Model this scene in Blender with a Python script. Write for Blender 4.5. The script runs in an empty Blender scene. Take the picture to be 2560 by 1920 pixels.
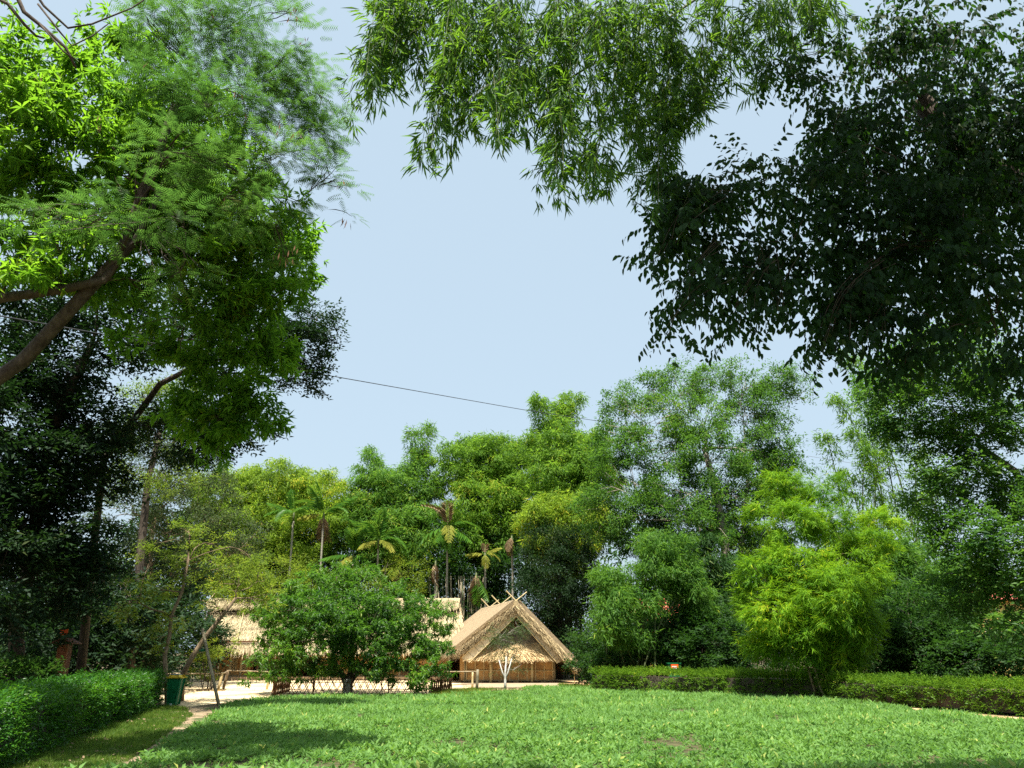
import bpy, math, random
import numpy as np
from mathutils import Vector, Matrix, noise
from math import radians, sin, cos, pi

random.seed(7)
SC = bpy.context.scene
COL = SC.collection

# ---------------------------------------------------------------- camera
F, PITCH, EYE = 1923.0, radians(19.2), 1.7
cam_data = bpy.data.cameras.new('camera')
cam_data.sensor_width = 36.0
cam_data.lens = F / 2560 * 36.0
cam_data.clip_end = 3000
cam_data.clip_start = 0.05
cam = bpy.data.objects.new('camera', cam_data)
cam.location = (0, 0, EYE)
cam.rotation_euler = (pi / 2 + PITCH, 0, 0)
COL.objects.link(cam)
SC.camera = cam

# ---------------------------------------------------------------- sky, sun, exposure
SUN_ELEV, SUN_AZ = radians(69), radians(-172)      # azimuth measured from +Y towards +X
world = bpy.data.worlds.new('World')
SC.world = world
world.use_nodes = True
nt = world.node_tree
nt.nodes.clear()
sky = nt.nodes.new('ShaderNodeTexSky')
sky.sky_type = 'NISHITA'
sky.sun_disc = False
sky.sun_elevation = SUN_ELEV
sky.sun_rotation = SUN_AZ
sky.air_density = 1.0
sky.dust_density = 5.0
sky.ozone_density = 1.5
pale = nt.nodes.new('ShaderNodeMixRGB')          # thin bright haze of a hot day, even over the whole sky
pale.inputs[0].default_value = 0.5
pale.inputs[2].default_value = (7.7, 9.7, 11.0, 1)
bg = nt.nodes.new('ShaderNodeBackground')
bg.inputs[1].default_value = 0.052
outw = nt.nodes.new('ShaderNodeOutputWorld')
nt.links.new(sky.outputs[0], pale.inputs[1])
nt.links.new(pale.outputs[0], bg.inputs[0])
nt.links.new(bg.outputs[0], outw.inputs[0])

sun_data = bpy.data.lights.new('sun', 'SUN')
sun_data.energy = 5.0
sun_data.angle = radians(0.53)
sun_data.color = (1.0, 0.95, 0.86)
sun = bpy.data.objects.new('sun', sun_data)
sd = Vector((sin(SUN_AZ) * cos(SUN_ELEV), cos(SUN_AZ) * cos(SUN_ELEV), sin(SUN_ELEV)))
sun.rotation_euler = sd.to_track_quat('Z', 'Y').to_euler()
sun.location = sd * 100
COL.objects.link(sun)

SC.view_settings.view_transform = 'Standard'
SC.view_settings.look = 'None'
SC.view_settings.exposure = 1.3
SC.view_settings.gamma = 1
SC.view_settings.use_curve_mapping = False
SC.cycles.max_bounces = 8
SC.cycles.diffuse_bounces = 4
SC.cycles.glossy_bounces = 2
SC.cycles.transmission_bounces = 6
SC.cycles.caustics_reflective = False
SC.cycles.caustics_refractive = False
SC.cycles.sample_clamp_indirect = 6
SC.cycles.use_denoising = False

# ---------------------------------------------------------------- photograph <-> world
SP, CP = sin(PITCH), cos(PITCH)


def W(px, py, Y):
    """point at ground distance Y on the sight line through the photo position."""
    up = (960 - py) / F
    t = Y / (CP - up * SP)
    return np.array(((px - 1280) / F * t, Y, EYE + t * (SP + up * CP)))


def G(px, py, z=0.0):
    up = (960 - py) / F
    t = (z - EYE) / (SP + up * CP)
    return np.array(((px - 1280) / F * t, t * (CP - up * SP), z))


def MPP(py, Y):
    """metres per photo pixel at that distance"""
    up = (960 - py) / F
    return Y / (CP - up * SP) / F


# ---------------------------------------------------------------- materials
def new_mat(name):
    m = bpy.data.materials.new(name)
    m.use_nodes = True
    n = m.node_tree.nodes
    return m, n, m.node_tree.links, n['Principled BSDF']


def leaf_mat(name, ca, cb, tr, tfac=0.42, rough=0.55, spec=0.15):
    """ca -> cb by the leaf's own tint; tr = colour of light passing through the blade"""
    m, n, l, p = new_mat(name)
    at = n.new('ShaderNodeAttribute')
    at.attribute_name = 'tint'
    cr = n.new('ShaderNodeMixRGB')
    cr.inputs[1].default_value = (*ca, 1)
    cr.inputs[2].default_value = (*cb, 1)
    l.new(at.outputs['Fac'], cr.inputs[0])
    # sparse yellowed leaves
    yl = n.new('ShaderNodeMixRGB')
    yl.inputs[2].default_value = (min(cb[0] * 2.6, .5), cb[1] * 1.35, cb[2] * 1.2, 1)
    mp = n.new('ShaderNodeMapRange')
    mp.inputs[1].default_value, mp.inputs[2].default_value = .9, 1.05
    l.new(at.outputs['Fac'], mp.inputs[0])
    l.new(mp.outputs[0], yl.inputs[0])
    l.new(cr.outputs[0], yl.inputs[1])
    l.new(yl.outputs[0], p.inputs['Base Color'])
    p.inputs['Roughness'].default_value = rough
    p.inputs['Specular IOR Level'].default_value = spec
    t = n.new('ShaderNodeBsdfTranslucent')
    tm = n.new('ShaderNodeMixRGB')
    tm.inputs[1].default_value = (tr[0] * .45, tr[1] * .55, tr[2] * .6, 1)
    tm.inputs[2].default_value = (*tr, 1)
    l.new(at.outputs['Fac'], tm.inputs[0])
    l.new(tm.outputs[0], t.inputs['Color'])
    mx = n.new('ShaderNodeMixShader')
    mx.inputs[0].default_value = tfac
    l.new(p.outputs[0], mx.inputs[1])
    l.new(t.outputs[0], mx.inputs[2])
    l.new(mx.outputs[0], n['Material Output'].inputs[0])
    return m


def noise_mat(name, c1, c2, scale=5.0, rough=0.85, bump=0.3, stretch=(1, 1, 1), c3=None, scale3=0.6, bscale=None, spec=.2):
    m, n, l, p = new_mat(name)
    tc = n.new('ShaderNodeTexCoord')
    mp = n.new('ShaderNodeMapping')
    mp.inputs['Scale'].default_value = stretch
    l.new(tc.outputs['Object'], mp.inputs[0])
    nz = n.new('ShaderNodeTexNoise')
    nz.inputs['Scale'].default_value = scale
    nz.inputs['Detail'].default_value = 8
    nz.inputs['Roughness'].default_value = .65
    l.new(mp.outputs[0], nz.inputs[0])
    rp = n.new('ShaderNodeValToRGB')
    rp.color_ramp.elements[0].position = .35
    rp.color_ramp.elements[1].position = .65
    rp.color_ramp.elements[0].color = (*c1, 1)
    rp.color_ramp.elements[1].color = (*c2, 1)
    l.new(nz.outputs[0], rp.inputs[0])
    last = rp.outputs[0]
    if c3:
        n3 = n.new('ShaderNodeTexNoise')
        n3.inputs['Scale'].default_value = scale3
        n3.inputs['Detail'].default_value = 5
        l.new(tc.outputs['Object'], n3.inputs[0])
        r3 = n.new('ShaderNodeValToRGB')
        r3.color_ramp.elements[0].position = .48
        r3.color_ramp.elements[1].position = .6
        l.new(n3.outputs[0], r3.inputs[0])
        mx = n.new('ShaderNodeMixRGB')
        mx.inputs[2].default_value = (*c3, 1)
        l.new(r3.outputs[0], mx.inputs[0])
        l.new(last, mx.inputs[1])
        last = mx.outputs[0]
    l.new(last, p.inputs['Base Color'])
    p.inputs['Roughness'].default_value = rough
    p.inputs['Specular IOR Level'].default_value = spec
    bp = n.new('ShaderNodeBump')
    bp.inputs['Strength'].default_value = bump
    bp.inputs['Distance'].default_value = .05
    if bscale:
        nb = n.new('ShaderNodeTexNoise')
        nb.inputs['Scale'].default_value = bscale
        nb.inputs['Detail'].default_value = 6
        l.new(mp.outputs[0], nb.inputs[0])
        l.new(nb.outputs[0], bp.inputs['Height'])
    else:
        l.new(nz.outputs[0], bp.inputs['Height'])
    l.new(bp.outputs[0], p.inputs['Normal'])
    return m


def tint_mat(name, c1, c2, rough=.8, spec=.2):
    """dry straw, cane: colour by the piece's own tint"""
    m, n, l, p = new_mat(name)
    at = n.new('ShaderNodeAttribute')
    at.attribute_name = 'tint'
    cr = n.new('ShaderNodeMixRGB')
    cr.inputs[1].default_value = (*c1, 1)
    cr.inputs[2].default_value = (*c2, 1)
    l.new(at.outputs['Fac'], cr.inputs[0])
    l.new(cr.outputs[0], p.inputs['Base Color'])
    p.inputs['Roughness'].default_value = rough
    p.inputs['Specular IOR Level'].default_value = spec
    return m


def weave_mat(name, c1, c2, s=26.0):
    """woven split-bamboo matting: small over-under checks with stained patches"""
    m, n, l, p = new_mat(name)
    tc = n.new('ShaderNodeTexCoord')
    mp = n.new('ShaderNodeMapping')
    mp.inputs['Rotation'].default_value = (0, radians(45), 0)
    l.new(tc.outputs['Object'], mp.inputs[0])
    ck = n.new('ShaderNodeTexChecker')
    ck.inputs['Scale'].default_value = s
    ck.inputs['Color1'].default_value = (*c1, 1)
    ck.inputs['Color2'].default_value = (*c2, 1)
    l.new(mp.outputs[0], ck.inputs[0])
    nz = n.new('ShaderNodeTexNoise')
    nz.inputs['Scale'].default_value = 1.6
    nz.inputs['Detail'].default_value = 7
    l.new(tc.outputs['Object'], nz.inputs[0])
    rp = n.new('ShaderNodeValToRGB')
    rp.color_ramp.elements[0].color = (.45, .38, .3, 1)
    rp.color_ramp.elements[1].color = (1.15, 1.1, 1.0, 1)
    rp.color_ramp.elements[0].position = .35
    rp.color_ramp.elements[1].position = .6
    l.new(nz.outputs[0], rp.inputs[0])
    mx = n.new('ShaderNodeMixRGB')
    mx.blend_type = 'MULTIPLY'
    mx.inputs[0].default_value = .8
    l.new(ck.outputs[0], mx.inputs[1])
    l.new(rp.outputs[0], mx.inputs[2])
    l.new(mx.outputs[0], p.inputs['Base Color'])
    p.inputs['Roughness'].default_value = .65
    bp = n.new('ShaderNodeBump')
    bp.inputs['Strength'].default_value = .4
    bp.inputs['Distance'].default_value = .01
    l.new(ck.outputs['Fac'], bp.inputs['Height'])
    l.new(bp.outputs[0], p.inputs['Normal'])
    return m


M = {
    'mango': leaf_mat('mango_leaf', (.03, .095, .012), (.12, .25, .018), (.32, .62, .03), .5),
    'leucaena': leaf_mat('feathery_leaf', (.035, .085, .025), (.09, .16, .04), (.17, .36, .05), .45, .6),
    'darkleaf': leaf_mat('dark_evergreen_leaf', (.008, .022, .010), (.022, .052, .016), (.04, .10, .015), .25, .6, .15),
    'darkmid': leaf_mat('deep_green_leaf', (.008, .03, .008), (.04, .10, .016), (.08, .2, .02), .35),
    'brownleaf': leaf_mat('dry_brown_leaf', (.05, .04, .02), (.13, .10, .04), (.1, .1, .03), .3, .6),
    'ficus': leaf_mat('fig_leaf', (.006, .02, .008), (.018, .048, .014), (.08, .22, .015), .26, .6, .12),
    'bamtop': leaf_mat('overhead_bamboo_leaf', (.02, .07, .025), (.06, .14, .03), (.26, .48, .03), .48, .5),
    'bamfar': leaf_mat('far_bamboo_leaf', (.035, .10, .012), (.15, .27, .025), (.34, .58, .04), .45, .6),
    'bamyellow': leaf_mat('yellow_green_bamboo_leaf', (.06, .12, .012), (.20, .30, .025), (.42, .6, .04), .45, .6),
    'bamgreen': leaf_mat('green_bamboo_leaf', (.025, .085, .014), (.11, .22, .026), (.26, .5, .04), .42, .55),
    'fine': leaf_mat('fine_bright_bamboo_leaf', (.035, .12, .005), (.17, .32, .010), (.36, .62, .02), .38, .6),
    'bigtree': leaf_mat('big_tree_leaf', (.014, .055, .012), (.08, .17, .028), (.18, .38, .035), .4, .5),
    'greyleaf': leaf_mat('grey_green_leaf', (.03, .05, .025), (.09, .12, .045), (.13, .2, .05), .35, .6),
    'citrus': leaf_mat('round_tree_leaf', (.02, .07, .010), (.095, .21, .02), (.2, .44, .03), .38, .42, .35),
    'yellowish': leaf_mat('yellow_green_small_leaf', (.05, .10, .012), (.16, .22, .02), (.36, .48, .04), .45, .5),
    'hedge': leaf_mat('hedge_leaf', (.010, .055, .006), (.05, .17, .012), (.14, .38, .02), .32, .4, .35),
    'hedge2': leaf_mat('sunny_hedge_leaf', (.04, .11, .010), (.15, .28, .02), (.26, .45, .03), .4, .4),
    'crop': leaf_mat('crop_leaf', (.045, .125, .028), (.185, .325, .09), (.32, .6, .08), .36, .65, .12),
    'grass': leaf_mat('grass_blade', (.035, .09, .012), (.13, .2, .03), (.25, .4, .04), .4, .6),
    'palm': leaf_mat('palm_leaflet', (.02, .08, .012), (.08, .19, .02), (.2, .35, .03), .35, .4),
    'palmyellow': leaf_mat('yellowing_palm_leaflet', (.14, .18, .03), (.35, .34, .06), (.5, .5, .08), .35, .5),
    'palmdry': tint_mat('dry_palm_frond', (.12, .08, .045), (.28, .2, .115)),
    'pod': tint_mat('dry_pod', (.14, .07, .035), (.3, .17, .1)),
    'bark': noise_mat('bark', (.035, .026, .02), (.1, .08, .06), 9, .9, .8, (1, 1, .35)),
    'barkpale': noise_mat('pale_bark', (.15, .13, .1), (.28, .25, .2), 7, .85, .5, (1, 1, .5)),
    'barkwarm': noise_mat('warm_bark', (.12, .085, .05), (.26, .19, .12), 9, .85, .6, (1, 1, .4)),
    'lime': noise_mat('limewashed_bark', (.3, .29, .25), (.6, .58, .52), 14, .8, .3),
    'palmtrunk': noise_mat('palm_trunk', (.2, .18, .14), (.36, .33, .27), 6, .85, .4, (1, 1, 4)),
    'culm': noise_mat('bamboo_culm', (.045, .06, .025), (.11, .13, .05), 4, .5, .1),
    'cane': noise_mat('dry_bamboo_pole', (.42, .33, .17), (.62, .5, .28), 8, .5, .15, (1, 1, .3)),
    'greycane': noise_mat('weathered_bamboo_pole', (.13, .11, .07), (.28, .24, .15), 8, .6, .2, (1, 1, .3)),
    'lattice': noise_mat('brown_bamboo_strip', (.085, .036, .016), (.17, .08, .036), 8, .65, .2, (1, 1, .4)),
    'rail': noise_mat('wooden_rail', (.2, .15, .09), (.38, .3, .19), 9, .7, .3),
    'wood': noise_mat('varnished_wood', (.16, .045, .012), (.3, .1, .03), 6, .45, .15, (1, 1, .2)),
    'woodred': noise_mat('red_brown_wood', (.11, .035, .02), (.17, .06, .035), 6, .5, .15),
    'straw': tint_mat('straw', (.085, .055, .028), (.62, .49, .27)),
    'strawpale': tint_mat('pale_straw', (.15, .115, .06), (.50, .42, .25)),
    'strawshade': tint_mat('shaded_skirt_straw', (.14, .11, .08), (.42, .33, .2)),  # skirt straw with the verge's shade put into its colour
    'strawlit': tint_mat('sunlit_skirt_straw', (.22, .14, .055), (.66, .5, .27)),  # the same skirt straw, coloured as if in full sun
    'thatchbase': noise_mat('thatch_base', (.17, .12, .07), (.4, .31, .19), 9, .95, 1.0, (6, 1, 1)),
    'matting': weave_mat('bamboo_matting', (.38, .22, .075), (.5, .31, .12)),
    'mattingpale': noise_mat('pale_bamboo_panel', (.42, .34, .22), (.58, .5, .36), 5, .7, .3, (14, 14, 1)),
    'ground': noise_mat('soil', (.07, .05, .03), (.15, .11, .065), 3, .95, .5, c3=(.045, .06, .02), scale3=.35),
    'soilcrop': noise_mat('crop_soil', (.04, .045, .018), (.10, .085, .04), 4, .95, .5),
    'lawn': noise_mat('lawn_soil', (.05, .075, .02), (.10, .12, .04), 2.2, .95, .4, c3=(.2, .14, .08), scale3=.5),
    'sand': noise_mat('sand', (.56, .43, .25), (.7, .56, .34), 1.6, .95, .25, c3=(.46, .34, .2), scale3=.45, bscale=9),
    'sandred': noise_mat('reddish_sand', (.45, .28, .14), (.6, .4, .22), 2, .95, .25, c3=(.3, .19, .1), scale3=.7, bscale=9),
    'dirt': noise_mat('path_dirt', (.17, .12, .075), (.32, .24, .15), 3, .95, .3, c3=(.07, .09, .03), scale3=1.1, bscale=12),
    'plinth': noise_mat('packed_earth', (.26, .19, .12), (.38, .29, .19), 3, .95, .3),
    'green': noise_mat('green_plastic', (.005, .10, .035), (.008, .14, .05), 3, .35, .03, spec=.5),
    'yellow': noise_mat('yellow_plastic', (.6, .42, .02), (.72, .52, .05), 3, .4, .03, spec=.5),
    'bluegrey': noise_mat('pale_blue_plastic', (.3, .42, .45), (.4, .5, .52), 3, .4, .03, spec=.5),
    'darkin': noise_mat('dark_interior', (.01, .008, .006), (.02, .016, .012), 3, .9, .03),
    'orange': noise_mat('orange_paint', (.75, .09, .012), (.85, .12, .02), 3, .45, .03),
    'white': noise_mat('white_paint', (.72, .72, .7), (.8, .8, .78), 3, .6, .03),
    'wire': noise_mat('black_cable', (.02, .02, .022), (.05, .05, .055), 3, .5, .02),
    'tile': noise_mat('red_roof_sheet', (.62, .13, .09), (.75, .2, .15), 2, .5, .1),
    'ochre': noise_mat('ochre_plaster', (.62, .42, .12), (.75, .54, .2), 1.5, .9, .05),
    'cloud': noise_mat('fallen_leaf', (.2, .11, .04), (.4, .26, .12), 9, .8, .1),
}


# ---------------------------------------------------------------- object helpers
def tag(o, label=None, cat=None, group=None, kind=None):
    if label:
        o['label'] = label
    if cat:
        o['category'] = cat
    if group:
        o['group'] = group
    if kind:
        o['kind'] = kind
    return o


def thing(name, label, cat, loc=(0, 0, 0), group=None, kind=None):
    o = bpy.data.objects.new(name, None)
    o.location = Vector([float(c) for c in loc])
    COL.objects.link(o)
    return tag(o, label, cat, group, kind)


def link(name, mesh, parent=None):
    o = bpy.data.objects.new(name, mesh)
    if parent is not None:
        o.parent = parent
    COL.objects.link(o)
    return o


def world_loc(o):
    v = Vector((0, 0, 0))
    while o is not None:
        v = v + o.location
        o = o.parent
    return np.array(v)


class MB:
    """collects vertices / faces in world coordinates, builds ONE object"""

    def __init__(s):
        s.v, s.f, s.t = [], [], []

    def add(s, vs, fs, tint=.5):
        b = len(s.v)
        s.v += [tuple(float(c) for c in v) for v in vs]
        s.f += [tuple(b + i for i in f) for f in fs]
        s.t += [tint] * len(fs)

    def box(s, c, size, rot=None, tint=.5):
        sx, sy, sz = [d / 2 for d in size]
        vs = [Vector((x * sx, y * sy, z * sz)) for x in (-1, 1) for y in (-1, 1) for z in (-1, 1)]
        if rot is not None:
            vs = [rot @ v for v in vs]
        vs = [v + Vector(c) for v in vs]
        s.add(vs, [(0, 1, 3, 2), (4, 6, 7, 5), (0, 4, 5, 1), (2, 3, 7, 6), (0, 2, 6, 4), (1, 5, 7, 3)], tint)

    def prism(s, quad, off):
        """four corners of a sheet, thickened by the vector off"""
        q = [Vector(map(float, p)) for p in quad]
        o = Vector(map(float, off))
        vs = q + [p + o for p in q]
        n = len(q)
        fs = [tuple(range(n))[::-1], tuple(range(n, 2 * n))]
        fs += [(i, (i + 1) % n, (i + 1) % n + n, i + n) for i in range(n)]
        s.add(vs, fs)

    def tube(s, pts, rads, sides=6, tint=.5, cap=True):
        pts = [Vector(map(float, p)) for p in pts]
        if not hasattr(rads, '__len__'):
            rads = [rads] * len(pts)
        vs, fs = [], []
        for i, p in enumerate(pts):
            d = (pts[min(i + 1, len(pts) - 1)] - pts[max(i - 1, 0)])
            if d.length < 1e-9:
                d = Vector((0, 0, 1))
            d.normalize()
            a = d.cross(Vector((0, 1, 0)) if abs(d.z) > .9 else Vector((0, 0, 1))).normalized()
            b = d.cross(a)
            for k in range(sides):
                w = 2 * pi * k / sides
                vs.append(p + (a * cos(w) + b * sin(w)) * rads[i])
        for i in range(len(pts) - 1):
            for k in range(sides):
                k2 = (k + 1) % sides
                fs.append((i * sides + k, i * sides + k2, (i + 1) * sides + k2, (i + 1) * sides + k))
        if cap:
            fs.append(tuple(range(sides))[::-1])
            fs.append(tuple(range((len(pts) - 1) * sides, len(pts) * sides)))
        s.add(vs, fs, tint)

    def build(s, name, mat, parent=None, smooth=False):
        off = world_loc(parent) if parent is not None else np.zeros(3)
        me = bpy.data.meshes.new(name)
        me.from_pydata([(v[0] - off[0], v[1] - off[1], v[2] - off[2]) for v in s.v], [], s.f)
        if len(set(s.t)) > 1:
            a = me.attributes.new('tint', 'FLOAT', 'FACE')
            a.data.foreach_set('value', s.t)
        me.materials.append(mat)
        if smooth:
            me.polygons.foreach_set('use_smooth', [True] * len(me.polygons))
        me.update()
        return link(name, me, parent)


def np_build(name, V, T, tint, mat, parent=None):
    """big triangle mesh from arrays"""
    off = world_loc(parent) if parent is not None else np.zeros(3)
    V = (V - off).astype(np.float32)
    me = bpy.data.meshes.new(name)
    me.vertices.add(len(V))
    me.vertices.foreach_set('co', V.ravel())
    me.loops.add(len(T) * 3)
    me.loops.foreach_set('vertex_index', T.astype(np.int32).ravel())
    me.polygons.add(len(T))
    me.polygons.foreach_set('loop_start', np.arange(0, len(T) * 3, 3, dtype=np.int32))
    a = me.attributes.new('tint', 'FLOAT', 'FACE')
    a.data.foreach_set('value', np.clip(tint, 0, 1).astype(np.float32))
    me.materials.append(mat)
    me.update(calc_edges=True)
    return link(name, me, parent)


# ---------------------------------------------------------------- leaf sprig templates
def unit(v):
    v = np.asarray(v, float)
    return v / (np.linalg.norm(v) + 1e-9)


def leaf_geo(base, d, L, Wd, up, hi=False, droop=.12, fold=.18):
    d = unit(d)
    s = unit(np.cross(d, up))
    n = np.cross(s, d)
    b = np.asarray(base, float)
    if hi == -1:
        return [b + s * Wd * .42, b - s * Wd * .42, b + d * L - n * L * droop], [(0, 1, 2)]
    if not hi:
        mid = b + d * L * .42
        return [b, mid + s * Wd / 2 + n * Wd * fold, b + d * L - n * L * droop, mid - s * Wd / 2 + n * Wd * fold], \
            [(0, 1, 2), (0, 2, 3)]
    if hi == 1:
        f = n * Wd * fold
        a1, a2 = b + d * L * .28 + n * L * .03, b + d * L * .66 - n * L * droop * .3
        return [b, a1 + s * Wd * .46 + f, a2 + s * Wd * .38 + f, b + d * L - n * L * droop, a2 - s * Wd * .38 - f * .3, a1 - s * Wd * .46 - f * .3], \
            [(0, 1, 5), (1, 2, 4), (1, 4, 5), (2, 3, 4)]
    m1 = b + d * L * .3 + n * L * .02
    m2 = b + d * L * .68 - n * L * droop * .45
    tip = b + d * L - n * L * droop
    f = n * Wd * fold
    return [b, m1 + s * Wd * .46 + f, m2 + s * Wd * .36 + f, tip, m2 - s * Wd * .36 + f, m1 - s * Wd * .46 + f, m1, m2], \
        [(0, 1, 6), (0, 6, 5), (1, 2, 7), (1, 7, 6), (5, 6, 7), (5, 7, 4), (2, 3, 7), (7, 3, 4)]


def template(kind, rng, hi=False):
    leaves = []
    if kind in ('farbam', 'fine', 'feather', 'cropfar'):
        hi = -1
    Z = np.array((0, 0, 1.0))

    def add(base, d, L, Wd, up=Z, droop=.12, fold=.18):
        leaves.append(leaf_geo(base, d, L, Wd, up, hi, droop, fold))
    if kind == 'broad':          # whorl of long leaves at a twig's end
        n = 8
        for i in range(n):
            a = 2 * pi * i / n + rng.normal(0, .25)
            base = np.array((.02 + .10 * rng.random(), 0, 0))
            d = (rng.uniform(.25, .9), cos(a), sin(a) * .8 - .35)
            add(base, d, rng.uniform(.15, .23), rng.uniform(.042, .058), unit((rng.normal(0, .3), 0, 1)), .2)
    elif kind == 'ficus':        # pointed leaves hanging along a drooping twig
        for i in range(9):
            x = .06 + .36 * i / 8
            sd_ = 1 if i % 2 else -1
            base = np.array((x, 0, -.35 * x * x * 2))
            d = (rng.uniform(.1, .7), sd_ * rng.uniform(.2, .8), -rng.uniform(.5, 1.3))
            add(base, d, rng.uniform(.085, .12), rng.uniform(.042, .055), unit(rng.normal(0, .5, 3) + Z), .1)
    elif kind == 'bamboo':       # fan of lance leaves hanging from a node
        for i in range(8):
            a = rng.uniform(-1.2, 1.2)
            base = np.array((rng.uniform(0, .12), rng.normal(0, .02), -rng.uniform(0, .05)))
            d = (cos(a) * .8, sin(a) * .8, -rng.uniform(.35, 1.3))
            add(base, d, rng.uniform(.12, .2), rng.uniform(.017, .024), unit(rng.normal(0, .5, 3) + Z), .12)
    elif kind == 'feather':      # twice-feathered leaf: rows of narrow leaflets
        for i in range(8):
            x = .03 + .038 * i
            for s_ in (-1, 1):
                base = np.array((x, 0, -.6 * x * x))
                d = (.55, s_, -.25)
                add(base, d, .11 * (1 - .05 * i), .02, Z, .1)
    elif kind == 'far':
        for i in range(8):
            base = rng.normal(0, .2, 3) * (1, 1, .6) + (.15, 0, 0)
            d = rng.normal(0, .8, 3) + (.6, 0, -.25)
            add(base, d, rng.uniform(.16, .27), rng.uniform(.07, .11), unit(rng.normal(0, .45, 3) + Z))
    elif kind == 'farbam':
        for i in range(9):
            base = rng.normal(0, .2, 3) * (1, 1, .7) + (.2, 0, 0)
            d = rng.normal(0, .55, 3) + (.7, 0, -.45)
            add(base, d, rng.uniform(.26, .44), rng.uniform(.08, .11), unit(rng.normal(0, .5, 3) + Z))
    elif kind == 'fine':
        for i in range(10):
            base = np.array((.04 * i, 0, -.05 * (i * .04) ** 2)) + rng.normal(0, .03, 3)
            d = (rng.uniform(.4, 1), rng.normal(0, .6), rng.normal(-.15, .35))
            add(base, d, rng.uniform(.14, .24), rng.uniform(.026, .036), unit(rng.normal(0, .5, 3) + Z))
    elif kind == 'mid':          # small leaves along a twig
        for i in range(9):
            base = np.array((.045 * i, rng.normal(0, .02), rng.normal(0, .02)))
            d = (rng.uniform(0, .8), (1 if i % 2 else -1) * rng.uniform(.3, 1), rng.normal(-.1, .35))
            add(base, d, rng.uniform(.09, .14), rng.uniform(.04, .055), unit(rng.normal(0, .4, 3) + Z))
    elif kind in ('crop', 'cropfar'):         # low plant, leaves spread upward
        n = 9 if kind == 'crop' else 12
        for i in range(n):
            a = 2 * pi * i / n * 2.4 + rng.normal(0, .3)
            h = rng.uniform(.01, .1)
            base = np.array((cos(a) * .03, sin(a) * .03, h))
            d = (cos(a), sin(a), rng.uniform(.0, 1.6))
            add(base, d, rng.uniform(.09, .14), rng.uniform(.045, .06) * (.85 if kind == 'crop' else 1), unit(rng.normal(0, .35, 3) + Z), .18)
    elif kind == 'grass':
        for i in range(9):
            a = rng.uniform(0, 2 * pi)
            base = np.array((rng.normal(0, .03), rng.normal(0, .03), 0))
            d = (cos(a) * .5, sin(a) * .5, rng.uniform(.6, 1.2))
            leaves.append(([base + (0, -.004, 0), base + (.008, .004, 0), base + unit(d) * rng.uniform(.035, .075)], [(0, 1, 2)]))
    V, T, lid = [], [], []
    for k, (v, f) in enumerate(leaves):
        b = len(V)
        V += v
        T += [tuple(b + i for i in t) for t in f]
        lid += [k] * len(f)
    return np.array(V), np.array(T), np.array(lid), leaves


_TC = {}


def templates(kind, hi=False, n=5):
    if (kind, hi) not in _TC:
        rng = np.random.default_rng(abs(hash(kind)) % 1 + len(kind) * 7 + hi)
        _TC[(kind, hi)] = [template(kind, rng, hi) for _ in range(n)]
    return _TC[(kind, hi)]


def rotations(yaw, pitch, roll):
    cy, sy = np.cos(yaw), np.sin(yaw)
    cp, sp = np.cos(pitch), np.sin(pitch)
    cr, sr = np.cos(roll), np.sin(roll)
    R = np.empty((len(yaw), 3, 3))
    R[:, 0, 0] = cy * cp
    R[:, 1, 0] = sy * cp
    R[:, 2, 0] = sp
    ax = np.stack([-sy, cy, np.zeros_like(cy)], 1)
    az = np.stack([-cy * sp, -sy * sp, cp], 1)
    R[:, :, 1] = ax * cr[:, None] + az * sr[:, None]
    R[:, :, 2] = az * cr[:, None] - ax * sr[:, None]
    return R


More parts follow.
